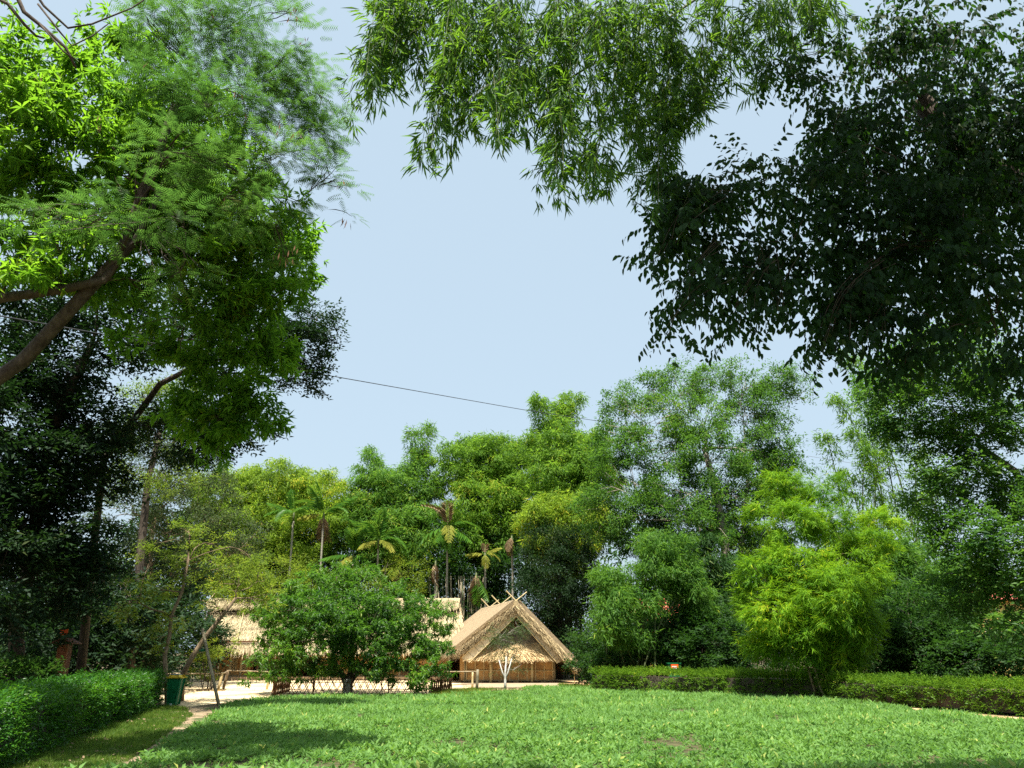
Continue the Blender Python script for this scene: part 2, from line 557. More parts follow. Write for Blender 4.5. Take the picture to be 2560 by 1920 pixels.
def scatter(name, kind, P, yaw, pitch, scale, tint, mat, parent, rng, hi=False, parts=0, jitter=.18, roll=.3,
            leafname='leaf', kindtag='stuff'):
    """put sprigs of leaves at P; optionally the nearest `parts` leaves become objects of their own"""
    N = len(P)
    R = rotations(yaw, pitch, rng.normal(0, roll, N))
    tid = rng.integers(0, 5, N)
    Vs, Ts, Cs, base = [], [], [], 0
    excl = {}
    if parts:
        dist = np.linalg.norm(P - np.array((0, 0, EYE)), axis=1)
        up = P[:, 2] - EYE
        zc = P[:, 1] * CP + up * SP
        px = P[:, 0] / zc * F
        py = (-P[:, 1] * SP + up * CP) / zc * F
        vis = (np.abs(px) < 1240) & (np.abs(py) < 920)
        order = np.argsort(np.where(vis, dist, 1e9))
        order = order[:max(parts // 8 + 1, 1)]
        meshes = {}
        cnt = 0
        off = world_loc(parent)
        for i in order:
            t = templates(kind, hi)[tid[i]]
            for k, (lv, lf) in enumerate(t[3]):
                if cnt >= parts:
                    break
                key = (tid[i], k)
                if key not in meshes:
                    me = bpy.data.meshes.new(leafname)
                    me.from_pydata([tuple(v) for v in lv], [], lf)
                    a = me.attributes.new('tint', 'FLOAT', 'FACE')
                    a.data.foreach_set('value', [float(rng.uniform(.2, .85))] * len(lf))
                    me.materials.append(mat)
                    meshes[key] = me
                o = link(leafname, meshes[key], parent)
                mx = Matrix.Identity(4)
                for r in range(3):
                    for c in range(3):
                        mx[r][c] = R[i, r, c] * scale[i]
                    mx[r][3] = P[i, r] - off[r]
                o.matrix_local = mx
                cnt += 1
        keep = np.ones(N, bool)
        keep[order] = False
    else:
        keep = np.ones(N, bool)
    for k in range(5):
        sel = np.where((tid == k) & keep)[0]
        if not len(sel):
            continue
        TV, TT, lid, lv = templates(kind, hi)[k]
        V = np.einsum('nij,vj->nvi', R[sel], TV) * scale[sel][:, None, None] + P[sel][:, None, :]
        T = TT[None] + (np.arange(len(sel)) * len(TV))[:, None, None] + base
        base += len(sel) * len(TV)
        c = tint[sel][:, None] + rng.normal(0, jitter, (len(sel), len(lv)))[:, lid]
        Vs.append(V.reshape(-1, 3))
        Ts.append(T.reshape(-1, 3))
        Cs.append(c.reshape(-1))
    o = np_build(name, np.concatenate(Vs), np.concatenate(Ts), np.concatenate(Cs), mat, parent)
    if kindtag:
        o['kind'] = kindtag
    return o


# ---------------------------------------------------------------- crowns
def blob_clumps(blobs, per_m2, rng, shell=.45, gap=None, rough=.28):
    """blobs: (px, py, Y, rx_px, ry_px[, ry_depth_m]) -> clump centres (world), outward dirs, blob ids"""
    C, D, B = [], [], []
    for bi, b in enumerate(blobs):
        px, py, Y, rx, ry = b[:5]
        m = MPP(py, Y)
        c = W(px, py, Y)
        R = np.array((rx * m, (b[5] if len(b) > 5 else (rx + ry) / 2 * m), ry * m / CP))
        n = max(3, int(per_m2 * pi * R[0] * R[2]))
        u = rng.normal(0, 1, (n, 3))
        u /= np.linalg.norm(u, axis=1)[:, None]
        ph = rng.uniform(0, 6, 6)
        nz = (np.sin(u[:, 0] * 4 + ph[0]) + np.sin(u[:, 1] * 5 + ph[1]) + np.sin(u[:, 2] * 5 + ph[2])
              + .7 * np.sin(u[:, 0] * 9 + ph[3]) + .7 * np.sin(u[:, 2] * 9 + ph[4])) / 3
        r = (shell + (1 - shell) * rng.random(n) ** .6) * (1 + rough * nz)
        p = c + u * r[:, None] * R
        if gap:
            keep = np.array([noise.noise(Vector(q) * gap[0]) > gap[1] for q in p])
            p, u = p[keep], u[keep]
        C.append(p)
        D.append(u)
        B.append(np.full(len(p), bi))
    return np.concatenate(C), np.concatenate(D), np.concatenate(B)


def sprigs_on(C, D, n, rc, rng, droop=0.0, flat=.65):
    N = len(C)
    P = np.repeat(C, n, 0)
    off = rng.normal(0, 1, (N * n, 3))
    off /= np.linalg.norm(off, axis=1)[:, None] + 1e-9
    off *= (rng.random(N * n) ** .5)[:, None] * rc * rng.uniform(.6, 1.3, N).repeat(n)[:, None]
    off[:, 2] *= flat
    P = P + off
    o = np.repeat(D, n, 0) * .8 + off / rc
    yaw = np.arctan2(o[:, 1], o[:, 0]) + rng.normal(0, .5, N * n)
    pitch = np.clip(o[:, 2] * .45, -.8, .9) - droop + rng.normal(0, .3, N * n)
    return P, yaw, pitch


def bent(a, b, rng, sag=.08, n=5):
    a, b = np.asarray(a, float), np.asarray(b, float)
    L = np.linalg.norm(b - a)
    k = rng.normal(0, sag * L, 3)
    k[2] += sag * L * .8
    pts = []
    for i in range(n + 1):
        t = i / n
        pts.append(a * (1 - t) + b * t + k * sin(pi * t) + rng.normal(0, .012 * L, 3) * (0 < i < n))
    return pts


def tree(name, label, cat, base, trunk, blobs, leafkind, mat, bark, per_m2=1.2, n=14, rc=.7, scale=1.0, seed=1,
         group=None, r0=.2, hi=False, parts=0, gap=None, shell=.6, droop=0.1, limbs=True, twigs=90, tintmu=.45,
         leaftop=True, twig_r=.012, roll=.3, flat=.65, tint_by_blob=.12, limb_k=1.0, limb_parts=False, branch_mat=None):
    """trunk: list of world points from the base up; limbs leave it for every blob, twigs for the clumps"""
    rng = np.random.default_rng(seed)
    root = thing(name, label, cat, base, group)
    C, D, B = blob_clumps(blobs, per_m2, rng, shell, gap)
    P, yaw, pitch = sprigs_on(C, D, n, rc, rng, droop, flat)
    bt = rng.normal(0, tint_by_blob, len(blobs))
    tint = (tintmu + bt[B] + rng.normal(0, .14, len(C))).repeat(n)
    tint = tint + rng.normal(0, .1, len(tint))
    sc = scale * rng.uniform(.75, 1.3, len(P))
    keep = P[:, 2] > .15
    scatter('crown', leafkind, P[keep], yaw[keep], pitch[keep], sc[keep], tint[keep], M[mat], root, rng, hi, parts, roll=roll)
    mb = MB()
    rs = [r0 * (1 - .55 * i / max(1, len(trunk) - 1)) for i in range(len(trunk))]
    mb.tube(trunk, rs, 9)
    mb.build('trunk', M[bark], root, True)
    if limbs:
        lb = MB()
        nodes = [(np.asarray(q, float), rs[k]) for k, q in enumerate(trunk) if k]
        cen = [W(b[0], b[1], b[2]) for b in blobs]
        todo = sorted(range(len(blobs)), key=lambda q: min(np.linalg.norm(cen[q] - nd[0]) for nd in nodes))
        for i in todo:
            c = cen[i]
            # grow from the nearest wood that lies lower / further in
            cand = sorted(nodes, key=lambda nd: np.linalg.norm(nd[0] - c) + 1.2 * max(0, nd[0][2] - c[2]) + (.6 if nd[1] < .02 else 0))
            start, pr = cand[0]
            pts = bent(start, c, rng, .12, 6)
            L = np.linalg.norm(c - start)
            rr = min(pr * .8, (.02 + .014 * L) * limb_k)
            rad = [rr * (1 - .6 * k / 6) for k in range(7)]
            for k in (2, 4, 6):
                nodes.append((pts[k], rad[k]))
            tgt = MB() if limb_parts else lb
            tgt.tube(pts, rad, 7 if limb_parts else 6)
            if limb_parts:
                tgt.build('limb', M[branch_mat or bark], root, True)
            mine = np.where(B == i)[0]
            if len(mine):
                for q in rng.choice(mine, min(len(mine), max(2, twigs // len(blobs))), replace=False):
                    k = rng.integers(2, 7)
                    tp = bent(pts[k], C[q], rng, .08, 3)
                    lb.tube(tp, [min(rad[k] * .6, rr * .22 + twig_r), twig_r * 1.4, twig_r, twig_r * .6], 3, cap=False)
        if lb.v:
            o = lb.build('branches', M[branch_mat or bark], root, True)
            o['kind'] = 'stuff'
    return root


def bamboo(name, label, base, tips, mat, seed=1, kind='farbam', per_m=9, rad=.9, scale=1.0, culm_r=.05, start=.35,
           group=None, spread=1.2, tintmu=.5, sub=1, jit=25, culm_parts=False, cmat='culm', hi=False, parts=0, cat='bamboo', fill=None, fill_d=3.8, dY=0):
    """a clump: each culm climbs from the base and arches over at a tip (px, py, Y[, plume radius])"""
    rng = np.random.default_rng(seed)
    base = np.asarray(base, float) + (0, dY, 0)
    root = thing(name, label, cat, base, group)
    tips = [(t[0], t[1], t[2] + dY) + tuple(t[3:]) for t in tips]
    fill = [(t[0], t[1], t[2] + dY) + tuple(t[3:]) for t in fill] if fill else None
    P, A, T = [], [], []
    cm = MB()
    for tip in tips:
        for q in range(sub):
            jx, jy = (rng.normal(0, jit, 2) if sub > 1 else (0, 0))
            tp = W(tip[0] + jx, tip[1] + abs(jy) * .8, tip[2] + rng.normal(0, .8))
            b = base + (rng.normal(0, spread * .5), rng.normal(0, spread * .5), 0)
            h = tp[2]
            ctl = b * .55 + tp * .45
            ctl[2] = h * 1.02
            pr = tip[3] if len(tip) > 3 else rad
            pts = [(1 - t) ** 2 * b + 2 * t * (1 - t) * ctl + t * t * tp for t in np.linspace(0, 1, 9)]
            one = MB() if culm_parts else cm
            one.tube(pts, [culm_r * (1 - .75 * k / 8) for k in range(9)], 5, cap=False)
            if culm_parts:
                one.build('culm', M[cmat], root, True)
            L = sum(np.linalg.norm(pts[i + 1] - pts[i]) for i in range(8))
            n = int(per_m * L * (1 - start) * 3)
            t = start + (1 - start) * rng.random(n)
            t = t[:, None]
            c = (1 - t) ** 2 * b + 2 * t * (1 - t) * ctl + t * t * tp
            rr = pr * (1.15 - .75 * (t[:, 0] - start) / (1 - start))
            # side branches: cluster the foliage at nodes
            node = np.floor(t[:, 0] * L * 1.6)
            ph = rng.uniform(0, 6)
            ang = node * 2.4 + ph + rng.normal(0, .5, n)
            d = np.stack([np.cos(ang), np.sin(ang), np.zeros(n)], 1)
            rad_ = rr * rng.random(n) ** .7
            p = c + d * rad_[:, None]
            p[:, 2] += rad_ * rng.uniform(-.7, .25, n) + rng.normal(0, .15, n)
            P.append(p)
            A.append(ang + rng.normal(0, .5, n))
            T.append(np.full(n, tintmu + rng.normal(0, .1)) + rng.normal(0, .1, n) + .1 * np.sin(node))
    if fill:
        fc, fd, fb_ = blob_clumps(fill, fill_d, rng, .6)
        fp, fy, fpi = sprigs_on(fc, fd, 14, .62, rng, .2, .6)
        P.append(fp)
        A.append(fy)
        T.append((tintmu + rng.normal(0, .08, len(fill))[fb_] + rng.normal(0, .12, len(fc))).repeat(14))
    P, A, T = np.concatenate(P), np.concatenate(A), np.concatenate(T)
    k = P[:, 2] > .3
    P, A, T = P[k], A[k], T[k]
    if not culm_parts:
        o = cm.build('culms', M[cmat], root, True)
        o['kind'] = 'stuff'
    scatter('foliage', kind, P, A, rng.normal(-.15, .35, len(P)), scale * rng.uniform(.8, 1.2, len(P)), T, M[mat], root,
            rng, hi, parts)
    return root


def in_poly(x, y, poly):
    inside = np.zeros(len(x), bool)
    n = len(poly)
    for i in range(n):
        x1, y1 = poly[i][:2]
        x2, y2 = poly[(i + 1) % n][:2]
        c = ((y1 > y) != (y2 > y)) & (x < (x2 - x1) * (y - y1) / (y2 - y1 + 1e-12) + x1)
        inside ^= c
    return inside


def sheet(name, poly, z, mat, label=None, kind='structure'):
    mb = MB()
    mb.add([(p[0], p[1], z) for p in poly], [tuple(range(len(poly)))])
    o = mb.build(name, M[mat])
    o['kind'] = kind
    if label:
        o['label'] = label
    return o


def wavy(poly, rng, amp=.25, step=1.2):
    out = []
    n = len(poly)
    for i in range(n):
        a, b = np.array(poly[i][:2], float), np.array(poly[(i + 1) % n][:2], float)
        L = np.linalg.norm(b - a)
        k = max(1, min(40, int(L / step)))
        for j in range(k):
            p = a + (b - a) * j / k
            out.append(p + rng.normal(0, amp, 2) * (1 if j else .3))
    return out


# ================================================================ GROUND
rng0 = np.random.default_rng(5)
sheet('ground', [(-500, -200), (500, -200), (500, 900), (-500, 900)], 0, 'ground')
g2 = lambda *a: [tuple(G(*p)[:2]) for p in a]
yard_poly = g2((300, 1700), (1200, 1699), (1215, 1708), (1195, 1727), (1100, 1737), (700, 1744), (560, 1757), (455, 1772), (330, 1768))
sheet('yard', wavy(yard_poly, rng0, .12), .004, 'sand', 'pale sandy yard in front of the thatched houses')
sheet('hut_apron', wavy(g2((1140, 1703), (1405, 1703), (1408, 1722), (1310, 1726), (1180, 1724)), rng0, .1), .008, 'plinth')
sheet('sand_strip', wavy(g2((2080, 1752), (2600, 1798), (2600, 1822), (2420, 1795), (2200, 1768)), rng0, .1), .004, 'sandred')
sheet('side_path', wavy(g2((1400, 1703), (1475, 1701), (1478, 1724), (1420, 1722)), rng0, .1), .004, 'sandred')
path_poly = g2((415, 1785), (450, 1768), (560, 1768), (530, 1790), (468, 1826), (390, 1876), (330, 1922)) + [(-8.0, 10.5), (-8.7, 10.5)] + \
    g2((285, 1925), (365, 1872), (440, 1815))
sheet('path', wavy(path_poly, rng0, .07, .7), .008, 'dirt', 'worn dirt footpath between the lawn and the crop')
lawn_poly = g2((398, 1764), (460, 1770), (480, 1790), (445, 1815), (368, 1872), (290, 1925)) + [(-8.6, 8), (-13, 8)] + g2((40, 1905), (200, 1840))
sheet('lawn', wavy(lawn_poly, rng0, .05), .004, 'lawn', 'strip of short grass beside the left hedge')
crop_poly = g2((600, 1757), (700, 1748), (1080, 1741), (1180, 1737), (1300, 1733), (1310, 1722), (1400, 1720), (1480, 1722),
               (1700, 1735), (2050, 1748), (2200, 1765), (2420, 1792), (2600, 1818)) + [(12, 8), (-8.2, 8)] + \
    g2((325, 1925), (385, 1880), (460, 1832), (530, 1795), (560, 1768))
sheet('crop_soil', crop_poly, .004, 'soilcrop')


def plants(name, label, kind, poly, bands, mat, seed, tintmu=.5, sc=1.0, jitter=.15, nz=.5, thin=None):
    rng = np.random.default_rng(seed)
    xs = [p[0] for p in poly]
    ys = [p[1] for p in poly]
    PP, SS = [], []
    for y0, y1, den, s in bands:
        a, b = max(y0, min(ys)), min(y1, max(ys))
        if b <= a:
            continue
        n = int((max(xs) - min(xs)) * (b - a) * den)
        x = rng.uniform(min(xs), max(xs), n)
        y = rng.uniform(a, b, n)
        k = in_poly(x, y, poly) & (np.abs(x) < y * .72 + 2.5)
        PP.append(np.stack([x[k], y[k], np.zeros(k.sum())], 1))
        SS.append(np.full(k.sum(), s))
    P = np.concatenate(PP)
    S = np.concatenate(SS) * sc * rng.uniform(.7, 1.3, len(P))
    nn = np.array([noise.noise(Vector((p[0] * nz, p[1] * nz, seed))) + .5 * noise.noise(Vector((p[0] * 2.2, p[1] * 2.2, seed))) for p in P])
    S *= 1 + .4 * nn
    if thin is not None:
        k = (nn > thin) | (rng.random(len(P)) < .25)
        P, S, nn = P[k], S[k], nn[k]
    t = tintmu + nn * .3 + rng.normal(0, .1, len(P))
    P = P[:, :]
    o = scatter(name, kind, P, rng.uniform(0, 2 * pi, len(P)), rng.normal(0, .12, len(P)), S, t, M[mat], None, rng, jitter=jitter)
    tag(o, label, None, None, 'stuff')
    return o


crop = plants('crop_leaves', 'low bright green leafy crop on the nearer half of the field', 'crop', crop_poly,
              [(7.5, 12.5, 20, 1.1), (12.5, 20, 74, .78)], 'crop', 11, .5, jitter=.17, thin=-.38)
crop['category'] = 'crop'
crop2 = plants('crop_leaves', 'farther half of the green crop field reaching up to the huts and hedge', 'cropfar', crop_poly,
               [(20, 27, 58, .88), (27, 46, 36, 1.0)], 'crop', 17, .5, jitter=.17, thin=-.4)
crop2['category'] = 'crop'
gr = plants('lawn_grass', 'short mown grass between the left hedge and the dirt path', 'grass', lawn_poly,
            [(8, 15, 260, 1.0), (15, 30, 200, 1.25)], 'grass', 12, .45, 1.0, nz=1.2)
gr['category'] = 'grass'
front_poly = g2((1085, 1727), (1185, 1723), (1310, 1727), (1310, 1738), (1180, 1741), (1082, 1745))
sheet('grass_verge', wavy(front_poly, rng0, .08), .0125, 'lawn')
gr = plants('verge_grass', 'sunny yellow-green grass verge before the gabled hut', 'grass', front_poly, [(25, 50, 160, 1.8)], 'grass', 13, .75)
gr['category'] = 'grass'
side_poly = g2((1400, 1712), (1470, 1716), (1480, 1724), (1400, 1723))
gr = plants('side_grass', 'small patch of grass right of the gabled hut by the hedge end', 'grass', side_poly, [(25, 60, 160, 1.8)], 'grass', 14, .7)
gr['category'] = 'grass'


# ================================================================ HOUSES
def strands(mb, rng, a, b, c, d, n, L=(.3, .7), w=.02, lift=.04, over=.15, nrm=None):
    """straws on the slope a-b (eave, left to right) c-d (ridge right, left); each points down the slope"""
    a, b, c, d = [np.asarray(p, float) for p in (a, b, c, d)]
    if nrm is None:
        nrm = unit(np.cross(b - a, d - a))
    for _ in range(n):
        u, v = rng.random(), rng.random()
        lo, hi = a * (1 - u) + b * u, d * (1 - u) + c * u
        dn = unit(lo - hi)
        side = unit(np.cross(nrm, dn))
        p = lo * (1 - v) + hi * v + nrm * rng.uniform(0, lift)
        dn = unit(dn + side * rng.normal(0, .16))
        l = rng.uniform(*L)
        q = p + dn * l + nrm * rng.uniform(-.02, lift * 1.5)
        if v * np.linalg.norm(hi - lo) < l:
            q[2] -= rng.uniform(0, over)
        s = side * w * rng.uniform(.6, 1.4)
        pt = .35 * noise.noise(Vector(p) * .55) + .45 * noise.noise(Vector(p) * 2.2)
        mb.add([p - s, p + s, q + s * .3, q - s * .3], [(0, 1, 2, 3)], float(np.clip(rng.beta(2, 2) + pt, 0, 1)))


def slab(a, b, c, d, th, name, mat, parent):
    """thick thatch body with lumpy surface"""
    a, b, c, d = [np.asarray(p, float) for p in (a, b, c, d)]
    nrm = unit(np.cross(b - a, d - a))
    nu, nv = 40, 14
    vs, fs = [], []
    for j in range(nv + 1):
        for i in range(nu + 1):
            u, v = i / nu, j / nv
            p = (a * (1 - u) + b * u) * (1 - v) + (d * (1 - u) + c * u) * v
            k = noise.noise(Vector(p) * 1.3) * .06 + noise.noise(Vector(p) * 4) * .03
            vs.append(p + nrm * k)
    for j in range(nv):
        for i in range(nu):
            q = j * (nu + 1) + i
            fs.append((q, q + 1, q + nu + 2, q + nu + 1))
    n0 = len(vs)
    vs += [p - nrm * th for p in (a, b, c, d)]
    top = [0, nu, (nv + 1) * (nu + 1) - 1, nv * (nu + 1)]
    fs.append((n0, n0 + 3, n0 + 2, n0 + 1))
    rim = [list(range(0, nu + 1)), [j * (nu + 1) + nu for j in range(nv + 1)],
           list(range(nv * (nu + 1) + nu, nv * (nu + 1) - 1, -1)), [j * (nu + 1) for j in range(nv, -1, -1)]]
    for e, r in enumerate(rim):
        fs.append(tuple([n0 + e] + [n0 + (e + 1) % 4] + r[::-1]))
    mb = MB()
    mb.add(vs, fs)
    return mb.build(name, M[mat], parent)


def pole(mb, a, b, r, sides=6):
    a, b = np.asarray(a, float), np.asarray(b, float)
    mb.tube([a, a * .66 + b * .34, a * .33 + b * .67, b], [r, r * .97, r * .93, r * .88], sides)


# ---- long main house (ridge runs across the picture)
rngh = np.random.default_rng(21)
YF = 52.5                                     # front wall
xw = lambda px, Y=YF: (px - 1280) * MPP(1660, Y)
main = thing('long_house', 'long low thatched house with pale straw roof behind the round tree', 'house', (xw(830), YF, 0))
eL, eR = W(496, 1626, YF - 1.3), W(1165, 1626, YF - 1.3)
rL, rR = W(530, 1506, YF + 2.6), W(1150, 1506, YF + 2.6)
eR[2] = eL[2]
rR[2] = rL[2]
roof = slab(eL, eR, rR, rL, .28, 'roof', 'thatchbase', main)
mb = MB()
strands(mb, rngh, eL, eR, rR, rL, 15000, (.3, .65), .022, .05, .22)
o = mb.build('thatch', M['strawpale'], main)
o['kind'] = 'stuff'
# back slope, gable end at the left
bL, bR = eL + (0, 7.6, 0), eR + (0, 7.6, 0)
slab(bR, bL, rL, rR, .28, 'rear_roof', 'thatchbase', main)
mb = MB()
for k in range(1200):                        # shaggy left gable verge
    t = rngh.random()
    p = eL * (1 - t) + rL * t + rngh.normal(0, .05, 3)
    q = p + (-rngh.uniform(.02, .3), rngh.normal(0, .1), -rngh.uniform(.1, .4))
    mb.add([p, p + (0, .03, .02), q], [(0, 1, 2)], float(rngh.random()))
o = mb.build('verge_thatch', M['straw'], main)
o['kind'] = 'stuff'
# ridge cap of paler straw, in two courses
mb = MB()
cap0, cap1 = rL + (0, -1.1, -.62), rR + (0, -1.1, -.62)
up_ = np.array((0, -.06, .13))
mb.prism([cap0 + up_, cap1 + up_, rR + (0, .1, .2), rL + (0, .1, .2)], (0, -.03, .08))
strands(mb, rngh, cap0 + up_ * 1.7, cap1 + up_ * 1.7, rR + (0, 0, .3), rL + (0, 0, .3), 3500, (.3, .6), .02, .03, .1)
mb.build('ridge_cap', M['strawpale'], main)
for t in (.72, .4, .1):                       # split-bamboo battens holding the straw down
    mb = MB()
    a = eL * (1 - t) + rL * t + (0, -.09, .13)
    b = eR * (1 - t) + rR * t + (0, -.09, .13)
    pole(mb, a, b, .026, 5)
    mb.build('batten', M['greycane'], main)
for t in np.linspace(.02, .98, 9):
    mb = MB()
    a = eL * (1 - t) + eR * t + (0, -.1, .16)
    b = rL * (1 - t) + rR * t + (0, -.12, .32)
    pole(mb, a, b, .02, 5)
    mb.build('batten', M['cane'], main)
mb = MB()
pole(mb, rL + (-.2, -.5, -.1), rL + (.35, .1, .95), .03)
mb.build('ridge_pole', M['cane'], main)
# earth plinth
mb = MB()
mb.box((xw(830), YF + 2.9, .11), (xw(1140) - xw(530), 7.4, .22))
mb.build('plinth', M['plinth'], main)
zw = 2.45
x0, x1 = xw(545), xw(1128)
mb = MB()
mb.box(((x0 + x1) / 2, YF + 5.5, 1.3), (x1 - x0, .08, 2.2))
mb.box((x0 + .04, YF + 2.8, 1.3), (.08, 5.3, 2.2))
mb.build('rear_wall', M['matting'], main)


def panel(px0, px1, z0, z1, parent, mat='matting', Y=YF, lat=None):
    xa, xb = xw(px0, Y), xw(px1, Y)
    mb = MB()
    mb.box(((xa + xb) / 2, Y, (z0 + z1) / 2), (xb - xa - .01, .05, z1 - z0))
    p = mb.build('wall_panel', M[mat], parent)
    fr = MB()
    for x in (xa + .03, xb - .03):
        fr.box((x, Y - .05, (z0 + z1) / 2), (.06, .05, z1 - z0))
    for z in (z0 + .03, z1 - .03):
        fr.box(((xa + xb) / 2, Y - .052, z), (xb - xa - .12, .045, .06))
    n = max(1, int((xb - xa) / .42))
    for i in range(1, n):
        fr.box((xa + (xb - xa) * i / n, Y - .045, (z0 + z1) / 2), (.035, .035, z1 - z0 - .12))
    fr.build('panel_frame', M['cane'], p)
    return p


for a, b in ((548, 577), (577, 604), (604, 632), (846, 884), (884, 922), (922, 960), (960, 1000), (1000, 1040), (1040, 1082), (1082, 1124)):
    panel(a, b, .22, zw, main)
for a, b in ((648, 697), (697, 746), (746, 796), (796, 846)):
    panel(a, b, 1.0, zw, main)
for px in (538, 587, 613):                    # open lattice windows in the door leaves
    xa, xb = xw(px - 6), xw(px + 7)
    mb = MB()
    for i in range(5):
        mb.box((xa + (xb - xa) * i / 4, YF - .085, 1.18), (.022, .02, 1.3))
    for j in range(15):
        mb.box(((xa + xb) / 2, YF - .087, .54 + 1.28 * j / 14), (xb - xa, .018, .018))
    mb.build('lattice', M['cane'], main)
    mb = MB()
    mb.box(((xa + xb) / 2, YF - .028, 1.18), (xb - xa, .012, 1.3))
    mb.build('lattice_shade_sheet', M['darkin'], main)  # near-black sheet standing in for the unlit room behind the lattice
for px in (545, 633, 646, 742, 846, 940, 1040, 1126):
    mb = MB()
    mb.tube([(xw(px), YF - .13, .2), (xw(px), YF - .13, 2.6)], .065, 8)
    mb.build('post', M['lattice'], main, True)
mb = MB()
mb.box((xw(745), YF - .45, .93), (xw(846) - xw(650), .8, .05))
mb.build('counter', M['woodred'], main)
mb = MB()
mb.box((xw(590), YF - .9, 2.3), (xw(640) - xw(520), .06, .12))
mb.build('eave_beam', M['lattice'], main)
for px in (668, 1127):
    mb = MB()
    mb.tube([(xw(px), YF - 1.0, .0), (xw(px), YF - 1.0, .95 if px == 668 else 1.9)], .05, 7)
    mb.build('prop', M['barkpale'], main, True)

# ---- gabled hut in front of its right end
A0 = radians(2.5)
O = G(1274, 1707)
uu = np.array((cos(A0), sin(A0), 0))
ww = unit((-.235, .97, 0))
ZZ = np.array((0, 0, 1.0))
hut = thing('gabled_hut', 'small thatched hut with its open gable facing the field and crossed ridge poles', 'hut', O)
HL = lambda u, w, z: O + uu * u + ww * w + ZZ * z
hw = 2.62
apex_f, apex_b = HL(.15, -1.15, 4.35), HL(.15, 8.5, 4.35)
le_f, le_b = HL(-3.25, -1.0, 1.75), HL(-3.25, 8.5, 1.75)
re_f, re_b = HL(3.6, -1.0, .98), HL(3.6, 8.5, .98)
slab(le_f, le_b, apex_b, apex_f, .3, 'roof', 'thatchbase', hut)   # placeholder normals are fixed below
slab(re_b, re_f, apex_f, apex_b, .3, 'roof', 'thatchbase', hut)
rngk = np.random.default_rng(33)
mb = MB()
nl = unit(np.cross(apex_f - le_f, le_b - le_f))
if nl[2] < 0:
    nl = -nl
strands(mb, rngk, le_f, le_b, apex_b, apex_f, 9000, (.3, .9), .028, .12, .28, nl)
nr = unit(np.cross(apex_f - re_f, re_b - re_f))
if nr[2] < 0:
    nr = -nr
strands(mb, rngk, re_f, re_b, apex_b, apex_f, 5000, (.3, .75), .022, .08, .3, nr)
o = mb.build('thatch', M['straw'], hut)
o['kind'] = 'stuff'
mb = MB()                                     # shaggy straw hanging over the front verge
for e, cnt, nrm in ((le_f, 4200, nl), (re_f, 4200, nr)):
    for _ in range(cnt):
        t = rngk.random()
        p = e * (1 - t) + apex_f * t + nrm * rngk.uniform(-.3, .08) + ww * rngk.uniform(-.12, .3)
        dn = unit(e - apex_f) * rngk.uniform(.1, .5) - ww * rngk.uniform(.05, .3) - ZZ * rngk.uniform(.02, .22)
        s = uu * .012 + ZZ * .012
        mb.add([p - s, p + s, p + dn], [(0, 1, 2)], float(rngk.random()))
for _ in range(2500):                         # ragged right eave
    t = rngk.random()
    p = re_f * (1 - t) + re_b * t + nr * rngk.uniform(-.3, .05)
    dn = unit(re_f - apex_f) * rngk.uniform(.05, .4) - ZZ * rngk.uniform(.05, .25)
    mb.add([p, p + ww * .03, p + dn], [(0, 1, 2)], float(rngk.random()))
for _ in range(2500):
    t = rngk.random()
    p = le_f * (1 - t) + le_b * t + nl * rngk.uniform(-.3, .05)
    dn = unit(le_f - apex_f) * rngk.uniform(.05, .4) - ZZ * rngk.uniform(.05, .2)
    mb.add([p, p + ww * .03, p + dn], [(0, 1, 2)], float(rngk.random()))
o = mb.build('verge_thatch', M['straw'], hut)
o['kind'] = 'stuff'
# pale bargeboards of woven panel under the verge
for s_ in (-1, 1):
    top, inner_top = HL(.12, -1.1, 4.2), HL(.12, -1.1, 3.68)
    lo = HL(-3.0, -1.02, 1.38) if s_ < 0 else HL(2.95, -1.02, 1.28)
    inner_lo = HL(-2.55, -1.02, 1.12) if s_ < 0 else HL(2.5, -1.02, 1.08)
    mb = MB()
    mb.prism([top, lo, inner_lo, inner_top] if s_ > 0 else [top, inner_top, inner_lo, lo], ww * .035)
    bb = mb.build('bargeboard', M['mattingpale'], hut)
    mb = MB()
    pole(mb, inner_top - ww * .03, inner_lo - ww * .03, .03)
    pole(mb, top - ww * .03, lo - ww * .03, .022)
    mb.build('edging', M['cane'], bb)
    for k in range(1, 9):
        mb = MB()
        a_, b_ = top + (lo - top) * k / 9, inner_top + (inner_lo - inner_top) * k / 9
        mb.tube([a_ - ww * .008, b_ - ww * .008], .012, 4)
        mb.build('seam', M['greycane'], bb)
# thatched skirt roof under the gable
sk = [HL(-2.75, -.88, 1.4), HL(2.7, -.88, 1.36), HL(.55, -.1, 3.1), HL(-.33, -.1, 3.1)]
slab(sk[0], sk[1], sk[2], sk[3], .18, 'skirt_roof', 'thatchbase', hut)
mb = MB()
nsk = unit(np.cross(sk[1] - sk[0], sk[3] - sk[0]))
mid0 = [sk[0], sk[1], sk[1] * .5 + sk[2] * .5, sk[0] * .5 + sk[3] * .5]
strands(mb, rngk, *mid0, 7500, (.16, .36), .03, .07, .07, nsk)
o = mb.build('sunlit_thatch', M['strawlit'], hut)  # lower half of the skirt, sunlight painted into the straw
o['kind'] = 'stuff'
mb = MB()
strands(mb, rngk, mid0[3], mid0[2], sk[2], sk[3], 3000, (.3, .6), .02, .07, .1, nsk)
o = mb.build('shaded_thatch', M['strawshade'], hut)  # upper half, the roof's shade painted into the straw
o['kind'] = 'stuff'
